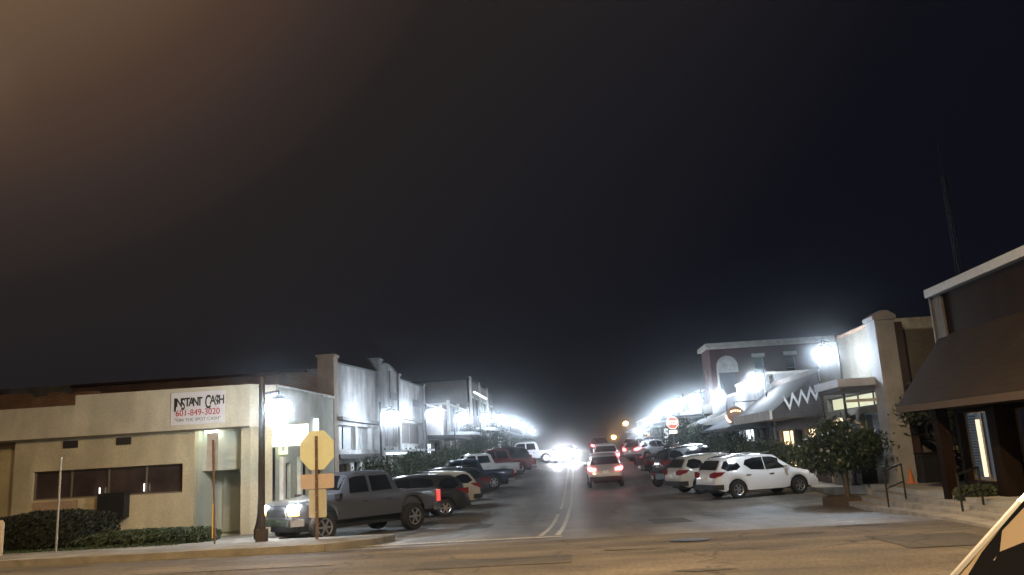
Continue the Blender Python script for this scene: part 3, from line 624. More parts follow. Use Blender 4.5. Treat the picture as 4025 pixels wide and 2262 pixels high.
# orange-lit hanging pub sign
s = empty('hanging_sign', (9.7, 50.3, 3.05)); tag(s, 'brown hanging sign rimmed with glowing orange bulbs at the tip of the blue awning', 'sign')
MB().lathe([(.02, -.05), (.52, -.05), (.52, .05), (.02, .05)], (0, .05, 0), axis='y', n=22).build('board', mat('brown_sign_board', (.16, .07, .04), .6, var=.3, scale=5), s)
ob = mat('orange_bulbs', (.9,.5,.2), .4, em=(1, .62, .28), ems=7); b = MB()
for k in range(15):
    t = math.pi*(.02+.96*k/14); b.lathe([(.01, -.06), (.06, 0), (.01, .06)], (-.60*math.cos(t), -.06, -.52*math.sin(t)), n=8)
for k in range(5): b.lathe([(.01, -.05), (.05, 0), (.01, .05)], (-.26+k*.13, -.06, .22+.05*math.sin(k*.8)), n=8)
b.build('bulbs', ob, s)
MB().tube((0, .05, .5), (0, .05, .8), .02).tube((0, .05, .78), (1.38, .05, .78), .03).build('bracket', polem, s)

# ------------------------------------------------------------------ street lamps
def street_lamp(label, X, Y, z, side):
    g = gz(Y)+.14; r = empty('street_lamp', (X, Y, g)); tag(r, label, 'street lamp', 'lamps along both pavements'); h = z-g; s = side*.55
    MB().lathe([(.17, 0), (.17, .25), (.11, .45), (.075, .7), (.055, 1.2), (.048, h+.55), (.07, h+.56), (.02, h+.68)], (s, 0, 0), n=12).build('pole', polem, r, smooth=True)
    MB().tube((s, 0, h+.35), (0, 0, h+.42), .028).tube((s, 0, h+.05), (s*.4, 0, h+.38), .018).tube((0, 0, h+.42), (0, 0, h+.28), .03).build('arm', polem, r)
    MB().lathe([(.05, .30), (.20, .25), (.28, .15), (.26, .13)], (0, 0, h), n=16).build('cap', polem, r, smooth=True)
    gl = MB().lathe([(.05, -.46), (.22, -.40), (.37, -.18), (.38, .02), (.24, .16)], (0, 0, h), n=16).build('globe', globe_m, r, smooth=True)
    return r
LL = [('left-hand street lamp nearest the camera, glowing above the lit box sign', 23.4, 3.35), ('street lamp in front of the white deco building, flooding its hump with light', 38.3, 3.66), ('street lamp just past the far end of the white deco building', 50.3, 4.22),
      ('left street lamp in front of the grey shop with the pink window', 62.3, 4.48), ('left street lamp before the tall dark grey building', 79.8, 5.22), ('left street lamp beside the tall dark grey building', 96.4, 5.87),
      ('seventh street lamp up the left row, near the crest', 117.2, 6.11), ('eighth street lamp up the left row', 139.6, 6.08), ('ninth and last street lamp up the left row', 167, 5.67)]
RL = [('right-hand street lamp nearest the camera, above the round street tree', 31.9, 4.72), ('right street lamp in front of the white shop with the blue awning', 44.3, 4.69), ('right street lamp in front of the small grey shop', 56.0, 4.68),
      ('right street lamp at the near corner of the red brick building', 66.4, 5.05), ('right street lamp just past the red brick building', 77.6, 5.44), ('right street lamp in the middle of the long grey shop past the red brick building', 87.3, 5.37),
      ('seventh street lamp up the right row', 98.4, 5.22), ('eighth street lamp up the right row', 113.2, 4.51), ('ninth and last street lamp up the right row', 128.7, 3.76)]
for l, y, z in LL: street_lamp(l, -8.6, y, z, -1)
for l, y, z in RL: street_lamp(l, 9.7, y, z, 1)
def sodium(label, x, y, z, dx, dy, power, cone=165):
    g = gz(y)+.1; r = empty('sodium_lamp', (x, y, g)); tag(r, label, 'street lamp'); h = z-g
    MB().lathe([(.17, 0), (.15, 1), (.11, h+.2), (.02, h+.25)], (0,0,0), n=12).build('pole', wood, r, smooth=True)
    MB().tube((0,0,h-.3), (dx, dy, h), .04).build('arm', galv, r)
    d = Vector((dx, dy, 0)).normalized()
    MB().obox((dx+d.x*.25, dy+d.y*.25), (d.x, d.y), .7, .32, .14, h-.02).build('head', galv, r)
    MB().lathe([(.04, -.16), (.13, -.10), (.15, -.03), (.15, -.02)], (dx+d.x*.3, dy+d.y*.3, h), n=12).build('lens', sodium_m, r)
    ld = bpy.data.lights.new('lamp_light', 'SPOT'); ld.energy = power; ld.color = (1.0, .70, .38); ld.shadow_soft_size = .15; ld.spot_size = R_(cone); ld.spot_blend = .7 if cone < 175 else .35
    lo = bpy.data.objects.new('lamp_light', ld); scn.collection.objects.link(lo); lo.parent = r; lo.location = (dx+d.x*.3, dy+d.y*.3, h-.22)
    return r
sodium('tall sodium street lamp with orange glow standing off the left corner', -15.2, 15.0, 9.8, 2.6, -1.0, 2900)
sodium('tall sodium street lamp over the near junction, off the right of the view', 6.8, 8.0, 10.5, -5.4, .2, 9300, 176)
sodium('unseen sodium lamp added behind the viewer to light the near car', 8.5, -7.0, 9.0, -3.5, .2, 5000, 178)  # unseen lamp added so that camera-facing sides get light
for l, x, y, z in (('distant orange sodium lamp beyond the crest on the right', 9.8, 160, 5.9), ('lower distant orange lamp far down the road', 8.0, 175, 3.6)):
    g = gz(y); r = empty('sodium_lamp', (x, y, g)); tag(r, l, 'street lamp')
    MB().tube((0,0,0), (0,0,z-g), .07).build('pole', polem, r); MB().lathe([(.05, -.45), (.42, -.2), (.45, .1), (.1, .35)], (0,0,z-g), n=12).build('lens', mat('far_sodium', (.9,.6,.3), .4, em=(1, .52, .16), ems=40), r)

# ------------------------------------------------------------------ vehicles (local frame: +x forward, +y left)
def lerp(a, b, t): return a+(b-a)*t
def make_car(name, label, cat, x, y, ang, kind='suv', L=4.7, W=1.86, H=1.68, paint=None, wheel_r=.35, head=False, brake=False, lift=0.0, z=None, group=None, chrome_trim=False, spare=False, roof_rack=True, steep=0, plate=True):
    g = gz(y) if z is None else z
    r = empty(name, (x, y, g), ang); tag(r, label, cat, group)
    hl = L/2; hw = W/2; wr = wheel_r; zc = wr
    if kind == 'suv':
        fx, rx = hl-.93, -hl+.98; s = H/1.68
        top = [(-hl, .62), (-hl+.02, .95), (-hl+.14, 1.08*s), (-hl+.42, 1.50*s), (-hl+.62, 1.60*s), (-.9, H), (.1, H-.005), (.55, H-.06), (hl-1.10-steep, 1.10*s), (hl-.9-steep*.7, 1.06*s), (hl-.3, .92*s), (hl-.06, .78*s), (hl, .55)]
        belt = [(-hl, .93*s), (-hl+.3, 1.06*s), (0, 1.0*s), (hl-1.1, .95*s), (hl, .72*s)]; cab = (-hl+.1, hl-1.10-steep)
        sidewin = [[(-hl+.36, 1.20*s), (-hl+.60, 1.08*s), (-hl+1.02, 1.10*s), (-hl+1.22, 1.22*s), (-hl+1.10, 1.42*s), (-hl+.80, 1.50*s), (-hl+.56, 1.46*s)], [(-hl+1.38, 1.30*s), (-hl+1.66, 1.09*s), (-.08, 1.05*s), (-.08, 1.555*s), (-hl+1.85, 1.54*s), (-hl+1.50, 1.47*s)], [(-.04, 1.05*s), (hl-1.42-steep, 1.08*s), (hl-1.72-steep*.7, 1.30*s), (.66, 1.46*s), (.35, 1.54*s), (-.04, 1.555*s)]]
        ws = (.60, hl-1.16-steep); rw = (-hl+.17, -hl+.44); xb = None
    elif kind == 'sedan':
        fx, rx = hl-.92, -hl+1.0
        top = [(-hl, .6), (-hl+.03, .9), (-hl+.25, 1.02), (-hl+.65, 1.05), (-hl+1.45, 1.36), (-.4, H), (.1, H), (.5, H-.08), (hl-1.45, .98), (hl-.3, .80), (hl-.05, .68), (hl, .5)]
        belt = [(-hl, .88), (-hl+.5, .98), (0, .93), (hl-1.4, .9), (hl, .65)]; cab = (-hl+.65, hl-1.45)
        sidewin = [[(-hl+.95, 1.03), (-.25, .98), (-.25, 1.34), (-hl+1.5, 1.26)], [(-.15, .98), (hl-1.75, .99), (.5, 1.30), (-.15, 1.35)]]
        ws = (.48, hl-1.5); rw = (-hl+.72, -hl+1.45); xb = None
    else:   # pickup
        fx, rx = hl-.98, -hl+1.22; xb = -hl+1.75; bh = 1.08
        top = [(-hl, bh), (xb-.01, bh+.02), (xb+.01, 1.12), (xb+.22, H-.10), (xb+.42, H), (.55, H), (.85, H-.07), (hl-1.62, 1.20), (hl-1.4, 1.17), (hl-.25, 1.06), (hl-.06, .95), (hl, .60)]
        belt = [(-hl, bh), (xb, bh), (0, 1.10), (hl-1.6, 1.08), (hl-.1, .92), (hl, .7)]; cab = (xb, hl-1.62)
        sidewin = [[(xb+.32, 1.18), (xb+1.15, 1.17), (xb+1.15, H-.16), (xb+.42, H-.17)], [(xb+1.27, 1.17), (hl-1.95, 1.17), (.80, H-.20), (.55, H-.15), (xb+1.27, H-.15)]]
        ws = (.88, hl-1.68); rw = (xb+.03, xb+.2)
    bot0 = .30 if kind != 'pickup' else .42
    xs = set([q[0] for q in top]+[q[0] for q in belt])
    xs |= set(frange(-hl, hl, .22))
    for xw in (fx, rx):
        for k in range(-8, 9): xs.add(xw+(wr+.07)*math.sin(k*math.pi/16))
    if xb: xs |= {xb-.012, xb+.012, -hl+.07, -hl+.075}
    xs = sorted(xs); xs = [q for i, q in enumerate(xs) if i == 0 or q-xs[i-1] > .004]
    tx, tz = [q[0] for q in top], [q[1] for q in top]; bx, bz = [q[0] for q in belt], [q[1] for q in belt]
    def width(q):
        t = abs(q)/hl; return hw*(1-.035*t*t-.13*max(0, (t-.82)/.18)**2.2)
    def sec(q):
        zt = interp(q, tx, tz); zb_ = min(interp(q, bx, bz), zt-.015); w = width(q)
        zl = bot0+.10*max(0, (abs(q)-hl+.4)/.4)
        for xw in (fx, rx):
            dd = abs(q-xw)
            if dd < wr+.07: zl = max(zl, zc+math.sqrt(max(0, (wr+.07)**2-dd*dd)))
        zl = min(zl, zb_-.05)
        c = max(0, min(1, (zt-zb_)/.5)); ew = lerp(w*.90, hw*.71, c); ez = zt-.06*c-.012
        ez = max(ez, zb_+.004)
        p = [(w*.955, zl), (w*.985, lerp(zl, zb_, .15)), (w, lerp(zl, zb_, .55)), (w*.985, lerp(zl, zb_, .86)), (w*.955, zb_), (lerp(w*.955, ew, .5)+.012*c, lerp(zb_, ez, .5)), (ew, ez), (ew*.82, zt-.012), (0, zt)]
        if xb and -hl+.07 < q < xb: p = p[:5]+[(w*.94, zb_+.015), (w*.86, zb_+.015), (w*.855, .62), (0, .62)]
        return p
    b = MB(); n = 9
    for q in xs:
        p = sec(q)
        ring = [(q, yy, zz) for yy, zz in p]+[(q, -yy, zz) for yy, zz in p[-2::-1]]
        b.v += ring
    m = 2*n-1
    for i in range(len(xs)-1):
        for k in range(m-1): b.f.append((i*m+k, i*m+k+1, (i+1)*m+k+1, (i+1)*m+k))
    b.f.append(tuple(range(m))[::-1]); b.f.append(tuple((len(xs)-1)*m+k for k in range(m)))
    b.v = [(a, c, d+lift) for a, c, d in b.v]
    b.build('body', paint, r, smooth=38)
    def sidey(q, zz):
        p = sec(q)
        for (ya, za), (yb, zb2) in zip(p, p[1:]):
            if za <= zz <= zb2+1e-6 and zb2 > za: return lerp(ya, yb, (zz-za)/(zb2-za))
        return p[6][0]
    for poly in sidewin:
        for sgn in (1, -1):
            g_ = MB(); N_ = 4; cq, cz = sum(a_[0] for a_ in poly)/len(poly), sum(a_[1] for a_ in poly)/len(poly); rim_ = []
            for (q0_, z0_), (q1_, z1_) in zip(poly, poly[1:]+poly[:1]): rim_ += [(lerp(q0_, q1_, t_/N_), lerp(z0_, z1_, t_/N_)) for t_ in range(N_)]
            M_ = len(rim_); g_.v.append((cq, sgn*(sidey(cq, cz)+.014), cz+lift))
            for f_ in (.35, .7, 1.0):
                for q, zz in rim_: qq, z3 = lerp(cq, q, f_), lerp(cz, zz, f_); g_.v.append((qq, sgn*(sidey(qq, z3)+.014), z3+lift))
            for k in range(M_):
                g_.f.append((0, 1+k, 1+(k+1)%M_))
                for l_ in range(2): o_ = 1+l_*M_; g_.f.append((o_+k, o_+M_+k, o_+M_+(k+1)%M_, o_+(k+1)%M_))
            g_.build('side_window', carglass, r, smooth=True)
    def topglass(q0, q1, nm, off=.012):
        g_ = MB(); N = 4
        for i in range(N+1):
            q = lerp(q0, q1, i/N); p = sec(q); e = min(p[6][0], hw*.80)*.95
            for yy in (-e, -e*.55, 0, e*.55, e):
                zz = interp(abs(yy), [0, p[7][0], p[6][0]], [p[8][1], p[7][1], p[6][1]]); g_.v.append((q, yy, zz+off+lift))
        for i in range(N):
            for k in range(4): g_.f.append((i*5+k, i*5+k+1, i*5+k+6, i*5+k+5))
        g_.build(nm, carglass, r, smooth=True)
    topglass(ws[0], ws[1], 'windshield')
    if kind == 'suv':
        z0, z1 = interp(rw[0], tx, tz)+.02, interp(rw[1], tx, tz)-.01; g_ = MB(); w0, w1 = hw*.80, hw*.66
        g_.quad((rw[0]-.025, -w0, z0+lift), (rw[0]-.025, w0, z0+lift), (rw[1]-.02, w1, z1+lift), (rw[1]-.02, -w1, z1+lift)); g_.build('rear_window', carglass, r)
    elif kind == 'sedan': topglass(rw[0], rw[1], 'rear_window')
    else:
        g_ = MB(); g_.quad((xb-.02, -.6, 1.16+lift), (xb-.02, .6, 1.16+lift), (xb+.19, .55, H-.16+lift), (xb+.19, -.55, H-.16+lift)); g_.build('rear_window', carglass, r)
    if chrome_trim:
        for sgn in (1, -1):
            ct = MB()
            for poly in sidewin:
                pp = [(q, sgn*(sidey(q, zz)+.014), zz+lift) for q, zz in poly]
                for a_, c_ in zip(pp, pp[1:]+pp[:1]): ct.tube(a_, c_, .009, n=6)
            q0 = [lerp(ws[0]-.25, ws[1]+.05, i/8) for i in range(9)]; pp = [(q, sgn*(sec(q)[6][0]+.004), sec(q)[6][1]+.006+lift) for q in q0]
            for a_, c_ in zip(pp, pp[1:]): ct.tube(a_, c_, .013, n=6)
            ct.build('chrome_trim', satin, r)
    # undertray
    MB().box(-hl+.3, hl-.25, -hw*.70, hw*.70, .24+lift*.6, .72+lift).build('underbody', black, r)
    # bumpers
    bm_ = chrome if kind == 'pickup' else (black if kind == 'suv' else paint)
    MB().prism([(-hl-.06, -hw*.90, .38+lift), (-hl-.06, hw*.90, .38+lift), (-hl+.35, hw*.99, .38+lift), (-hl+.35, -hw*.99, .38+lift)], (0, 0, .20)).build('rear_bumper', bm_, r)
    MB().prism([(hl+.05, -hw*.80, .36+lift), (hl+.05, hw*.80, .36+lift), (hl-.3, hw*.97, .36+lift), (hl-.3, -hw*.97, .36+lift)], (0, 0, .20)).build('front_bumper', bm_ if kind != 'suv' else paint, r)
    MB().box(hl-.03, hl+.025, -hw*.5, hw*.5, .62+lift, .84+lift).build('grille', black, r)
    zl = (.98 if kind == 'suv' else .92 if kind == 'pickup' else .84)+lift
    for sgn in (1, -1):
        t = MB(); w = hw
        if kind == 'suv': t.prism([(-hl-.01, sgn*w*.52, zl-.12), (-hl-.01, sgn*w*.52, zl+.02), (-hl-.015, sgn*w*.88, zl+.10), (-hl-.015, sgn*w*.88, zl-.13)], (.12, 0, 0)); t.prism([(-hl+.0, sgn*(w*.86), zl-.12), (-hl+.0, sgn*(w*.86), zl+.09), (-hl+.48, sgn*(w*.965), zl+.09), (-hl+.30, sgn*(w*.965), zl-.04)], (0, sgn*.025, 0))
        else: t.box(-hl-.03, -hl+.10, min(sgn*w*.74, sgn*w*.93), max(sgn*w*.74, sgn*w*.93), zl-.28, zl+.10)
        t.build('tail_light', mat('tail_light_dim', (.5,.02,.02), .3, em=(1,.12,.1), ems=.9) if brake == 'dim' else tail_on if brake else tail_off, r)
        t = MB(); hz = (.76 if kind != 'pickup' else .84)+lift
        t.box(hl-.24, hl-.01, min(sgn*w*.56, sgn*w*.90), max(sgn*w*.56, sgn*w*.90), hz-.07, hz+.11); t.build('headlight', head_on if head else head_off, r)
        if head: MB().box(hl-.26, hl-.005, min(sgn*w*.60, sgn*w*.91), max(sgn*w*.60, sgn*w*.91), hz-.17, hz-.08).build('turn_signal', amber_on, r)
        if plate: MB().prism([(hl-1.55-steep, sgn*hw*.96, 1.02+lift), (hl-1.38-steep, sgn*hw*.96, 1.02+lift), (hl-1.40-steep, sgn*(hw+.16), 1.04+lift), (hl-1.52-steep, sgn*(hw+.16), 1.04+lift)], (0, 0, .15)).build('mirror', black if kind != 'suv' else paint, r)
        for q in ((-.85, .2) if kind != 'pickup' else (xb+.5, xb+1.45)):
            zz = .90+lift; MB().box(q-.1, q+.1, min(sgn*(hw*.99), sgn*(hw*1.02)), max(sgn*(hw*.99), sgn*(hw*1.02)), zz-.015, zz+.015).build('door_handle', black, r)
        if kind == 'suv' and roof_rack:
            MB().tube((-hl+1.0, sgn*hw*.66, H+.04+lift), (.35, sgn*hw*.66, H+.045+lift), .02).build('roof_rail', chrome, r)
        for q in (fx, rx):
            ty = MB(); y0 = sgn*(hw-.10); th = .115 if not lift else .15; yy = y0
            ty.lathe([(wr*.60, -th*.5), (wr*.62, -th), (wr*.93, -th), (wr, -th*.7), (wr, th*.7), (wr*.93, th), (wr*.62, th), (wr*.60, th*.5)], (q, yy, zc), axis='y', n=24); t_ = ty.build('wheel', rubber, r, smooth=40)
            ri = MB(); yo = yy+sgn*(th*.72); ri.lathe([(wr*.62, -.01), (wr*.60, sgn*.03), (wr*.55, sgn*.02), (wr*.54, -sgn*.01)], (q, yo, zc), axis='y', n=20, cap=False)
            for k in range(6):
                a = k*math.pi/3; c_, s_ = math.cos(a), math.sin(a); px_, pz_ = -s_*.032, c_*.032
                ri.prism([(q+px_, yo+sgn*.008, zc+pz_), (q-px_, yo+sgn*.008, zc-pz_), (q-px_*.8+c_*wr*.56, yo+sgn*.012, zc-pz_*.8+s_*wr*.56), (q+px_*.8+c_*wr*.56, yo+sgn*.012, zc+pz_*.8+s_*wr*.56)], (0, sgn*.02, 0))
            ri.lathe([(.06, 0), (.05, sgn*.05)], (q, yo, zc), axis='y', n=10); ri.build('rim', rimm, t_)
    if plate: MB().box(-hl-.075 if kind == 'pickup' else -hl-.03, -hl-.005, -.16, .16, (.72 if kind != 'pickup' else .42)+lift, (.88 if kind != 'pickup' else .57)+lift).build('licence_plate', plate_m, r)
    if head:
        for sgn in (1, -1):
            ld = bpy.data.lights.new('headlight_beam', 'SPOT'); ld.energy = head if head is not True else 120; ld.color = (.95, .97, 1); ld.spot_size = R_(65); ld.spot_blend = .8; ld.shadow_soft_size = .06
            lo = bpy.data.objects.new('headlight_beam', ld); scn.collection.objects.link(lo); lo.parent = r; lo.location = (hl+.12, sgn*hw*.72, .8+lift); lo.rotation_euler = (0, R_(-86), 0)
    return r
def paintm(n, c, metal=.0, rough=.35): return mat(n, c, rough, metal=metal, coat=.8)
P_white = paintm('white_car_paint', (.78, .80, .84)); P_cream = paintm('cream_car_paint', (.50, .49, .43)); P_dsilver = paintm('dull_silver_car_paint', (.10, .11, .135), .4, .32); P_silver = paintm('silver_car_paint', (.30, .30, .33), .5, .4)
P_black = paintm('black_car_paint', (.010, .011, .014)); P_grey = paintm('dark_grey_car_paint', (.035, .037, .045), .2); P_blue = paintm('navy_car_paint', (.018, .030, .060), .2)
P_red = paintm('maroon_car_paint', (.16, .018, .022), .1); P_tan = paintm('tan_car_paint', (.48, .38, .26), .3, .3); P_lgrey = paintm('light_grey_car_paint', (.46, .45, .43), .15)
AL, AR = R_(201.7), R_(18.7)
GL, GR = 'vehicles parked at an angle on the left', 'vehicles parked at an angle on the right'
tr = make_car('pickup_truck', 'silver lifted pickup with its headlights on turning out behind the stop sign', 'pickup truck', -7.15, 26.2, R_(233), 'pickup', L=5.7, W=1.98, H=1.80, paint=P_dsilver, wheel_r=.43, head=30, lift=.17, brake='dim')
make_car('parked_suv', 'black parked sport utility car mostly hidden behind the silver pickup bed', 'car', -6.9, 33.0, AL, paint=P_black, group=GL)
make_car('parked_suv', 'white parked crossover on the left just behind the silver pickup tail', 'car', -6.8, 37.2, AL, paint=P_cream, L=4.5, H=1.66, group=GL)
make_car('parked_suv', 'dark grey parked car between the white crossover and the navy pickup', 'car', -6.9, 40.9, AL, paint=P_grey, wheel_r=.38, group=GL)
make_car('pickup_truck', 'navy blue parked pickup with bright alloy wheels and red tail light', 'pickup truck', -6.55, 47.3, AL, 'pickup', L=5.5, H=1.78, paint=P_blue, wheel_r=.40, group=GL)
make_car('pickup_truck', 'pale silver parked pickup behind the navy pickup', 'pickup truck', -6.6, 54.0, AL, 'pickup', L=5.6, H=1.80, paint=P_lgrey, wheel_r=.38, group=GL)
make_car('pickup_truck', 'maroon parked pickup behind the pale silver pickup', 'pickup truck', -5.9, 59.5, AL, 'pickup', L=5.6, H=1.85, paint=P_red, wheel_r=.40, group=GL)
make_car('parked_suv', 'black parked sport utility car farther up behind the maroon pickup', 'car', -6.2, 65.5, AL, paint=P_black, H=1.8, L=5.0, group=GL)
make_car('pickup_truck', 'white crew-cab pickup pulling out broadside beside the oncoming headlights', 'pickup truck', -4.6, 74.5, R_(188), 'pickup', L=5.9, H=1.9, paint=P_white, wheel_r=.42)
make_car('parked_suv', 'white crossover parked nearest on the right with dark red tail lights', 'car', 7.35, 35.3, AR, paint=P_white, L=4.7, H=1.70, group=GR)
make_car('parked_suv', 'cream sport utility car parked just beyond the nearest white crossover', 'car', 6.45, 39.0, AR, paint=P_cream, L=4.7, H=1.72, group=GR)
make_car('parked_suv', 'black square sport utility car with plate parked past the motorcycle', 'car', 6.6, 47.4, AR, paint=P_black, L=4.6, H=1.80, group=GR)
make_car('pickup_truck', 'black parked pickup beyond the black square car on the right', 'pickup truck', 6.4, 52.0, AR, 'pickup', L=5.5, paint=P_black, wheel_r=.38, H=1.8, group=GR)
make_car('parked_sedan', 'dark parked sedan behind the shrubs on the right, beyond the black pickup', 'car', 7.2, 56.4, AR, 'sedan', L=4.7, H=1.42, W=1.8, paint=P_grey, group=GR)
make_car('parked_suv', 'silver car with lit tail lights backing out far up the right side', 'car', 6.0, 68.0, R_(40), paint=P_silver, L=4.6, group=GR, brake=True)
make_car('parked_suv', 'white car parked at the far end of the right row', 'car', 6.6, 80.0, R_(40), paint=P_white, L=4.6, group=GR)
make_car('moving_suv', 'silver square sport utility car driving away in the centre with glowing tail lights', 'car', 1.42, 45.6, R_(90), paint=P_lgrey, L=4.6, W=1.86, H=1.76, brake=True)
make_car('moving_suv', 'dark car with red tail lights just ahead of the silver square one', 'car', 2.0, 59.5, R_(90), paint=P_white, L=4.8, W=1.9, H=1.80, brake=True)
make_car('moving_suv', 'black car with small red tail lights third in the queue up the road', 'car', 2.4, 86, R_(90), paint=P_black, L=4.6, brake=True)
oc = make_car('oncoming_car', 'oncoming car with dazzling white headlights on the centre of the road', 'car', -1.0, 73.0, R_(270), 'sedan', L=4.7, H=1.45, paint=P_black, head=600)
for o in oc.children:
    if o.name.startswith('headlight') and o.type == 'MESH': o.data.materials[0] = mat('dazzling_headlight', (.9,.9,.9), .2, em=(.85, .90, 1.0), ems=750)
# parked car at the bottom right corner, only its screen pillar in view
nc = make_car('near_car', 'tan car with bright chrome trim cut off by the bottom right corner', 'car', 2.47, 3.0, R_(197), 'sedan', L=4.7, W=1.8, H=1.50, paint=P_tan, z=0, plate=False, chrome_trim=True)

# ------------------------------------------------------------------ motorcycle
def motorcycle(x, y, ang):
    r = empty('motorcycle', (x, y, gz(y)), ang); tag(r, 'pale blue cruiser motorcycle with chrome parked behind the cream car', 'motorcycle')
    pb = paintm('pale_blue_paint', (.22, .27, .33), .3)
    for q in (-.75, .80):
        w = MB().lathe([(.22, -.06), (.31, -.06), (.33, 0), (.31, .06), (.22, .06)], (q, 0, .33), axis='y', n=22).build('wheel', rubber, r, smooth=True)
        f = MB()
        for k in range(8): a = k*math.pi/4; f.tube((q, 0, .33), (q+.22*math.cos(a), 0, .33+.22*math.sin(a)), .008, n=5)
        f.build('rim', chrome, w)
        fd = MB(); n = 8
        for k in range(n):
            a0, a1 = R_(20+140*k/n), R_(20+140*(k+1)/n); fd.quad(*[(q+.37*math.cos(a), s_, .33+.37*math.sin(a)) for a, s_ in ((a0, -.09), (a1, -.09), (a1, .09), (a0, .09))])
        fd.build('mudguard', pb, r)
    MB().lathe([(.02, -.28), (.13, -.22), (.16, 0), (.12, .2), (.03, .28)], (.22, 0, .84), axis='x', n=14).build('fuel_tank', pb, r, smooth=True)
    MB().prism([(-.7, -.13, .70), (-.25, -.17, .66), (.0, -.12, .74), (.0, .12, .74), (-.25, .17, .66), (-.7, .13, .70)], (0, 0, .10)).build('seat', black, r)
    MB().box(-.15, .3, -.15, .15, .25, .60).tube((.0, .1, .55), (.12, .16, .74), .06).tube((.2, .1, .55), (.3, .16, .74), .06).build('engine', chrome, r)
    MB().tube((.80, .1, .33), (.55, .1, 1.0), .025).tube((.80, -.1, .33), (.55, -.1, 1.0), .025).build('fork', chrome, r)
    MB().tube((.55, -.1, 1.02), (.40, -.38, 1.10), .016).tube((.55, .1, 1.02), (.40, .38, 1.10), .016).tube((.55, -.1, 1.02), (.55, .1, 1.02), .016).build('handlebar', chrome, r)
    MB().lathe([(.09, 0), (.10, .06), (.05, .15)], (.62, 0, .92), axis='x', n=12).build('headlight', chrome, r)
    MB().tube((-.1, -.17, .28), (-1.0, -.19, .30), .04).build('exhaust', chrome, r)
    for s_ in (1, -1): MB().box(-.95, -.5, min(s_*.14, s_*.30), max(s_*.14, s_*.30), .38, .66).build('saddlebag', pb, r)
    MB().box(-1.0, -.93, -.09, .09, .62, .76).build('tail_light', tail_off, r); MB().box(-1.06, -1.04, -.11, .11, .42, .56).build('licence_plate', plate_m, r)
    MB().quad((.66, -.2, 1.0), (.66, .2, 1.0), (.52, .16, 1.38), (.52, -.16, 1.38)) 
motorcycle(4.75, 43.3, AR)

# ------------------------------------------------------------------ signs and posts
def sign_panel_pts(cx, cz, w, h, rad=.04):
    pts = []
    for sx, sz, a0 in ((1, 1, 0), (-1, 1, 90), (-1, -1, 180), (1, -1, 270)):
        for k in range(4): a = R_(a0+30*k); pts.append((cx+sx*(w/2-rad)+rad*math.cos(a), cz+sz*(h/2-rad)+rad*math.sin(a)))
    return pts
st = empty('stop_sign', (-6.55, 20.5, gz(20.5)+.14), R_(-14)); tag(st, 'octagonal stop sign seen from behind, two blank plates under it, before the silver pickup', 'sign')
oc8 = lambda R8, y_: [(R8*math.cos(R_(22.5+45*k)), y_, 2.17+R8*math.sin(R_(22.5+45*k))) for k in range(8)]
MB().prism(oc8(.525, 0), (0, .02, 0)).build('octagon_plate', mat('yellowed_sign_back', (.82, .84, .55), .5, var=.10, scale=3), st)
MB().prism([(a, 0, c) for a, c in sign_panel_pts(0, 1.40, .96, .36)], (0, .02, 0)).build('crossing_plate', signback2, st)
MB().prism([(a, 0, c) for a, c in sign_panel_pts(.01, .86, .50, .68)], (0, .02, 0)).build('lower_plate', signback, st)
b = MB(); b.box(-.035, -.012, -.03, -.003, -.1, 2.52).box(.012, .035, -.03, -.003, -.1, 2.52).box(-.012, .012, -.014, -.003, -.1, 2.52); b.build('post', mat('rusty_post', (.20, .12, .07), .7, var=.4, scale=8), st)
for z_ in (2.45, 1.95, 1.40, 1.05, .65): MB().lathe([(.022, -.050), (.022, -.030), (.010, -.030)], (0, 0, z_), axis='y', n=8).build('bolt', galv, st)
# leaning parking sign
ps = empty('parking_sign', (-9.35, 20.9, gz(20.9)+.14), R_(25)); tag(ps, 'narrow blue and white sign seen edge-on atop a thin rusty post before the corner shop', 'sign')
MB().tube((0, 0, 0), (-.08, 0, 2.62), .026).build('post', mat('rusty_post', (.2, .12, .07)), ps)
MB().prism([(a, .03, c) for a, c in sign_panel_pts(-.09, 2.32, .28, .98)], (0, .015, 0)).build('plate', mat('blue_white_plate', (.42, .48, .66), .5, var=.35, scale=3), ps)
MB().box(-.075, -.045, -.045, -.02, .15, 1.0).build('reflector', mat('yellow_reflector', (.75, .50, .12), .5), ps)
po = MB().tube((0, 0, 0), (.01, 0, 2.45), .030, n=8).build('post', galv, None); po.name = 'signpost'; po.location = (-13.9, 21.4, gz(21.4)+.14); tag(po, 'thin bare grey metal post in front of the dark clipped hedge', 'post')
bo = MB().lathe([(.085, 0), (.085, .80), (.05, .86), (.01, .88)], (0,0,0), n=14).build('bollard', mat('weathered_bollard', (.42, .33, .22), .8, var=.3, scale=6), None, smooth=True); bo.location = (-14.9, 20.6, gz(20.6)+.14); tag(bo, 'short pale bollard at the bottom left edge beside the hedge', 'bollard')
up = empty('utility_pole', (-8.15, 21.0, gz(21)+.13)); tag(up, 'dark wooden utility pole standing at the corner in front of the lit box sign', 'pole')
MB().lathe([(.09, 0), (.09, .5), (.068, .7), (.058, 4.2), (.01, 4.25)], (0,0,0), n=14).build('shaft', wood, up, smooth=True)
MB().box(-.13, .13, -.13, .08, 0, .32).build('base_box', mat('rust_box', (.06,.045,.035), .8), up)
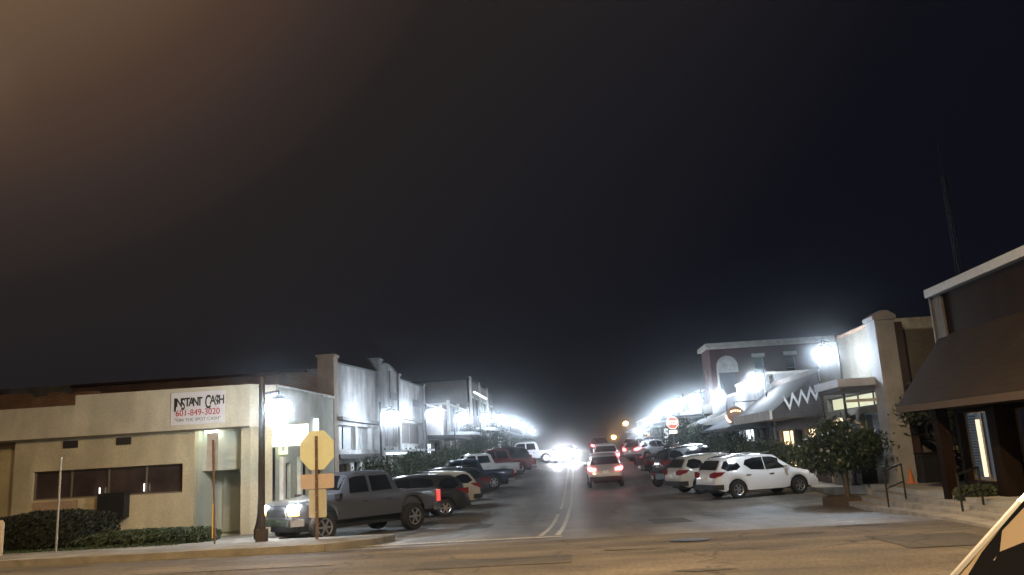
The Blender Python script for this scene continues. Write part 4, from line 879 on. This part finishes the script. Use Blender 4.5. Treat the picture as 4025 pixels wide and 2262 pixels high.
# far octagon stop sign facing us
fs = empty('stop_sign', (6.15, 52.5, gz(52.5)), R_(8)); tag(fs, 'red stop sign facing the viewer with a white plate below, far up on the right', 'sign')
zc_ = 3.05
rr = mat('retroreflect_glow_red', (.75, .06, .03), .4, em=(1, .12, .05), ems=.9); rw_ = mat('retroreflect_glow_white', (.9,.85,.8), .4, em=(1, .85, .75), ems=1.6)  # emission stands in for headlight beams returned by the sign faces
MB().prism([(.40*math.cos(R_(22.5+45*k)), 0, zc_+.40*math.sin(R_(22.5+45*k))) for k in range(8)], (0, .02, 0)).build('border', rw_, fs)
MB().prism([(.37*math.cos(R_(22.5+45*k)), -.006, zc_+.37*math.sin(R_(22.5+45*k))) for k in range(8)], (0, .005, 0)).build('face', rr, fs)
text('lettering', 'STOP', .36, rw_, fs, (0, -.014, zc_-.12), RX, sx=.78, bold=.016)
MB().prism([(a, 0, c) for a, c in sign_panel_pts(0, zc_-.56, .50, .22)], (0, .02, 0)).build('plate', rw_, fs)
MB().tube((0, .05, 0), (0, .05, 3.4), .03).build('post', galv, fs)
f2 = empty('stop_sign', (-8.3, 78.5, gz(78.5)+.14)); tag(f2, 'grey back of a stop sign with a small plate, far up on the left pavement', 'sign')
MB().prism([(.42*math.cos(R_(22.5+45*k)), 0, 2.6+.42*math.sin(R_(22.5+45*k))) for k in range(8)], (0, .02, 0)).build('octagon_plate', galv, f2); MB().box(-.25, .25, 0, .02, 1.9, 2.1).build('plate', galv, f2); MB().tube((0, -.03, 0), (0, -.03, 3.0), .03).build('post', galv, f2)

# ------------------------------------------------------------------ handrails, bins, cone, stair
def rail(label, p, q):
    r = empty('handrail', p); tag(r, label, 'handrail', 'handrails on the steps'); d = Vector(q)-Vector(p); h = .82; dz = d.z
    MB().tube((0,0,-.1), (0,0,h), .024).build('post', polem, r); MB().tube((d.x, d.y, dz-.1), (d.x, d.y, dz+h), .024).build('post', polem, r)
    MB().tube((-.02,0,h), (d.x, d.y, dz+h), .024).build('top_rail', polem, r); MB().tube((0,0,h*.45), (d.x, d.y, dz+h*.45), .018).build('lower_rail', polem, r)
rail('black handrail on the steps nearer the street tree', (7.95, 22.4, -.24), (8.71, 23.2, -.12))
rail('black handrail on the steps in front of the corner building windows', (7.68, 17.6, -.17), (8.38, 18.2, -.08))
for lab, x, y, s in (('tall dark wheeled bin against the alley wall beside the cone', 11.55, 28.5, .9), ('dark bin beside the iron stair in the alley', 12.15, 28.8, .9), ('dark litter bin on the pavement behind the street tree', 10.15, 30.3, .95)):
    r = empty('rubbish_bin', (x, y, T(29)-.01)); tag(r, lab, 'bin')
    MB().prism([(-.28*s, -.3*s, 0), (.28*s, -.3*s, 0), (.28*s, .3*s, 0), (-.28*s, .3*s, 0)], (0, 0, .95*s)).build('body', black, r)
    MB().prism([(-.32*s, -.35*s, .95*s), (.32*s, -.35*s, .95*s), (.32*s, .33*s, 1.05*s), (-.32*s, .33*s, 1.05*s)], (0, 0, .05)).build('lid', black, r)
    for sx in (-.25, .25):
        MB().lathe([(.1, -.03), (.1, .03)], (sx*s, .33*s, .1), axis='x', n=12).build('wheel', rubber, r)
r = empty('traffic_cone', (10.95, 28.5, T(28.5))); tag(r, 'small orange traffic cone at the foot of the white pilaster', 'cone')
MB().lathe([(.12, .03), (.10, .05), (.025, .50), (.015, .51)], (0,0,0), n=16).build('cone', mat('orange_cone', (.75, .25, .08), .6), r); MB().box(-.15, .15, -.15, .15, 0, .03).build('base', mat('orange_cone', (.75, .25, .08)), r)
r = empty('iron_staircase', (12.75, 29.2, T(29))); tag(r, 'dark iron stair with slatted railing running down in the brick alley', 'staircase')
b = MB(); c = MB()
for i in range(8): b.box(i*.28-1.1, i*.28-.8, -.4, .5, 1.55-i*.2, 1.60-i*.2); c.tube((i*.28-.95, -.42, 1.55-i*.2), (i*.28-.95, -.42, 2.25-i*.2), .018, n=6)
c.tube((-1.1, -.42, 2.3), (1.1, -.42, .75), .028); b.tube((-1.1, -.42, 1.6), (1.1, -.42, .05), .05); b.build('treads', polem, r); c.build('railing', polem, r)
# raised tree planter
r = empty('tree_planter', (8.85, 28.6, gz(28.6))); tag(r, 'low dark kerbed planter at the end of the steps under the street tree', 'planter')
MB().lathe([(.8, -.3), (.78, .26), (.68, .28), (.66, .22), (.05, .24)], (0,0,0), n=26).build('edging', mat('dark_planter_edging', (.09, .07, .055), .9, var=.4, scale=4), r, smooth=True)

# antenna mast behind the roofs
r = empty('antenna_mast', (17.2, 36, 0)); tag(r, 'thin lattice antenna mast rising above the right-hand roofs', 'mast'); b = MB(); am = mat('mast_metal', (.10, .10, .11), .6, metal=.3)
pt = lambda k, z: (.22*(1-z/24)*math.cos(k*2.094), .22*(1-z/24)*math.sin(k*2.094), z)
for k in range(3): b.tube(pt(k, 0), pt(k, 12.6), .03, .02, n=6)
for j in range(18):
    for k in range(3): b.tube(pt(k, 5+j*.42), pt((k+1)%3, 5.42+j*.42), .012, n=4)
b.tube((0,0,12.4), (0,0,14.2), .02, n=5); b.build('lattice', am, r)

# ------------------------------------------------------------------ vegetation
leafA = mat('dark_glossy_leaves', (.040, .068, .032), .45, var=.5, scale=7); leafB = mat('dull_green_leaves', (.045, .065, .030), .7, var=.5, scale=7); bark = mat('grey_bark', (.13, .115, .09), .9, var=.3, scale=7, bump=.5)
flower = mat('pale_blossom', (.55, .56, .58), .7)
def leaf_cloud(b, blobs, n, size, seed=1, shell=.55):
    rnd = random.Random(seed); tot = sum(q[3]*q[4]*q[5] for q in blobs)
    for cx, cy, cz, rx_, ry_, rz_ in blobs:
        # clumps, so that the crown has lumps and gaps
        nc_ = max(6, int(14*(rx_*ry_*rz_)**.4)); cl = []
        for _ in range(nc_):
            u = Vector((rnd.gauss(0,1), rnd.gauss(0,1), rnd.gauss(0,1))).normalized()*rnd.uniform(shell, 1.0)
            cl.append((cx+u.x*rx_, cy+u.y*ry_, cz+u.z*rz_))
        cnt = int(n*rx_*ry_*rz_/tot)
        for _ in range(cnt):
            c = rnd.choice(cl); s_ = .30
            x_ = c[0]+rnd.gauss(0, s_*rx_); y_ = c[1]+rnd.gauss(0, s_*ry_); z_ = c[2]+rnd.gauss(0, s_*rz_*.8)
            d = Vector((rnd.gauss(0,1), rnd.gauss(0,1), rnd.gauss(0,.7))).normalized(); e_ = d.orthogonal().normalized(); e_ = (Matrix.Rotation(rnd.uniform(0, 6.28), 3, d) @ e_); f_ = d.cross(e_)
            l = size*rnd.uniform(.7, 1.4); p = Vector((x_, y_, z_))
            b.quad(tuple(p-e_*l), tuple(p+f_*l*.42), tuple(p+e_*l), tuple(p-f_*l*.42))
def street_tree(name, label, x, y, z, blobs, n, size, trunks, cat='tree', m=leafA, flowers=0, seed=3, group=None):
    r = empty(name, (x, y, z)); tag(r, label, cat, group)
    if trunks:
        t = MB()
        for k, (dx, dy, h, r0) in enumerate(trunks): t.tube((dx*.25, dy*.25, -.1), (dx*.7, dy*.7, h*.55), r0, r0*.75).tube((dx*.7, dy*.7, h*.55), (dx*1.6, dy*1.6, h), r0*.75, r0*.4).tube((dx*.7, dy*.7, h*.55), (-dx*.6, dy*1.4, h*1.05), r0*.5, r0*.25, n=6)
        t.build('trunk', bark, r)
    b = MB(); leaf_cloud(b, blobs, n, size, seed); b.build('crown' if trunks else 'foliage', m, r)
    if flowers:
        b = MB(); rnd = random.Random(seed+5)
        for _ in range(flowers):
            q = rnd.choice(blobs); u = Vector((rnd.gauss(0,1), rnd.gauss(0,1)-.5, rnd.gauss(0,1)+.3)).normalized(); c = Vector((q[0]+u.x*q[3]*1.1, q[1]+u.y*q[4]*1.1, q[2]+u.z*q[5]*1.05))
            for _ in range(3): d = Vector((rnd.gauss(0,1), rnd.gauss(0,1), rnd.gauss(0,1))).normalized(); e_ = d.orthogonal(); f_ = d.cross(e_); w = .035; o_ = c+Vector((rnd.gauss(0,.03), rnd.gauss(0,.03), rnd.gauss(0,.03))); b.quad(tuple(o_-e_*w), tuple(o_-f_*w), tuple(o_+e_*w), tuple(o_+f_*w))
        b.build('blossom', flower, r)
    return r
street_tree('street_tree', 'round clipped street tree with pale blossoms in the planter on the right', 8.85, 28.5, gz(28.5)+.24, [(0, 0, 1.65, 1.0, 1.0, .76), (-.55, 0, 1.30, .65, .8, .55), (.62, .1, 1.45, .65, .8, .6), (.1, -.1, 2.15, .6, .6, .38)], 11500, .07,
            [(.10, .05, 1.5, .06), (-.14, .03, 1.45, .055), (.02, -.12, 1.5, .05)], flowers=46)
for lab, x, y, w, h, sd in (('leafy shrub on the right pavement nearest the white crossover roof', 9.35, 41.0, 1.35, .95, 11), ('middle leafy shrub of the right pavement row', 8.9, 45.6, 1.4, .95, 12), ('leafy shrub farther up the right pavement by the small grey shop', 8.9, 51.0, 1.5, .95, 13),
                            ('tall leafy shrub beside the far stop sign on the right', 9.2, 58.5, 1.6, 1.35, 14), ('farthest shrub on the right pavement', 9.2, 74.0, 1.7, 1.5, 15)):
    street_tree('shrub', lab, x, y, gz(y)+.14, [(0, 0, .95*h/.95, w, w, h), (.5, .3, 1.2*h/.95, w*.6, w*.6, h*.6), (-.5, -.3, .8, w*.6, w*.6, h*.6)], 6500, .085, [(.1, .1, .9, .05)], cat='shrub', seed=sd, group='shrubs on the right pavement')
for lab, x, y, w, h, sd in (('sparse twiggy shrub in front of the white deco building, above the pickup cab', -9.0, 37.0, 1.1, 1.0, 21), ('dense shrub in front of the far half of the white deco building', -9.0, 44.6, 1.5, 1.15, 22), ('shrub before the brown shop on the left pavement', -9.0, 56.0, 1.4, 1.05, 23),
                            ('tall dark shrub below the tall grey building on the left', -9.2, 72.0, 1.7, 1.8, 24), ('rounded dark shrub far up the left pavement', -9.2, 88.0, 1.9, 1.9, 25)):
    street_tree('shrub', lab, x, y, gz(y)+.14, [(0, 0, 1.0*h, w, w, h*.9), (.4, .4, 1.5*h, w*.6, w*.6, h*.5), (-.3, -.5, .8*h, w*.7, w*.7, h*.6)], 6500, .085, [(.1, .1, .9, .05)], cat='shrub', m=leafB, seed=sd, group='shrubs on the left pavement')
# clipped hedge and low bed before the corner shop
def hedge(label, x0, x1, y0, y1, h, n, size, seed, m=leafB, rnd_top=.25, name='hedge'):
    z = gz((y0+y1)/2)+.12; r = empty(name, ((x0+x1)/2, (y0+y1)/2, z)); tag(r, label, 'hedge'); w, d = (x1-x0)/2, (y1-y0)/2
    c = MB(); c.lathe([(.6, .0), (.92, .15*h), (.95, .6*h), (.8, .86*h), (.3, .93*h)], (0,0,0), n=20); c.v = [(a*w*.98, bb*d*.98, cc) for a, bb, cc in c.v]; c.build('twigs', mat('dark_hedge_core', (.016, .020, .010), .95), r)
    b = MB(); rn = random.Random(seed)
    for _ in range(n):
        a = rn.uniform(0, 2*math.pi); t = rn.random(); zz = h*t**.8; pr = interp(t**.8, [0, .15, .6, .86, 1], [.62, .93, .97, .84, .25])
        if rn.random() < .35: pr *= rn.random()**.5; zz = h*interp(pr, [0, .3, .85, 1], [.97, .96, .86, .6])
        pr *= rn.uniform(.93, 1.06); ca, sa = math.cos(a), math.sin(a); k = (abs(ca)**4+abs(sa)**4)**-.25
        p = Vector((ca*k*w*pr, sa*k*d*pr, zz+rn.gauss(0, .02))); dd = Vector((rn.gauss(0,1), rn.gauss(0,1), rn.gauss(0,1))).normalized(); e_ = dd.orthogonal().normalized(); f_ = dd.cross(e_); l = size*rn.uniform(.7, 1.4)
        b.quad(tuple(p-e_*l), tuple(p+f_*l*.45), tuple(p+e_*l), tuple(p-f_*l*.45))
    b.build('foliage', m, r)
hedge('large dark rounded hedge below the corner shop window', -17.6, -14.1, 23.0, 25.4, 1.12, 9000, .05, 31, m=mat('dark_box_leaves', (.014, .019, .010), .7, var=.5, scale=7))
hedge('low spreading groundcover bed between the hedge and the shop entry', -14.6, -10.6, 22.8, 24.6, .42, 8000, .05, 32)
hedge('small tuft of greenery at the foot of the canopy post on the right', 8.75, 9.7, 19.7, 20.6, .45, 1500, .05, 33)
street_tree('alley_tree', 'dark leafy branches overhanging the brick alley under the shingle canopy', 13.1, 28.7, -.2, [(-.7, -.4, 2.6, 1.1, .7, .75), (.5, -.3, 2.2, .9, .7, .8), (-.1, 0, 3.2, .8, .7, .5)], 6000, .08, [(.3, .1, 2.6, .07)], m=leafB, seed=41)
# roadside grass at the kerb
b = MB(); rn = random.Random(9)
for _ in range(4500):
    x = rn.uniform(-22, -11); y = rn.uniform(21.9, 23.2); z = gz(y)+.14; h = rn.uniform(.03, .10); a = rn.uniform(0, 6.28); b.v += [(x-.01*math.cos(a), y-.01*math.sin(a), z), (x+.01*math.cos(a), y+.01*math.sin(a), z), (x+rn.gauss(0, .03), y+rn.gauss(0, .03), z+h)]; n = len(b.v); b.f.append((n-3, n-2, n-1))
tag(b.build('grass', grassm), 'thin dry grass strip along the left pavement', 'grass', kind='stuff')

# ------------------------------------------------------------------ volume added to give the lamps bloom-like halos
hz = MB().box(-75, 75, -28, 300, -14, 16).build('bloom_haze', None); tag(hz, kind='stuff')
hm = bpy.data.materials.new('bloom_scatter'); hm.use_nodes = True; nn = hm.node_tree; nn.nodes.clear()
o_ = nn.nodes.new('ShaderNodeOutputMaterial'); pv = nn.nodes.new('ShaderNodeVolumePrincipled'); pv.inputs['Color'].default_value = (.9, .95, 1, 1); pv.inputs['Density'].default_value = 0.0021; pv.inputs['Anisotropy'].default_value = .990
nn.links.new(pv.outputs[0], o_.inputs['Volume']); hz.data.materials.append(hm)
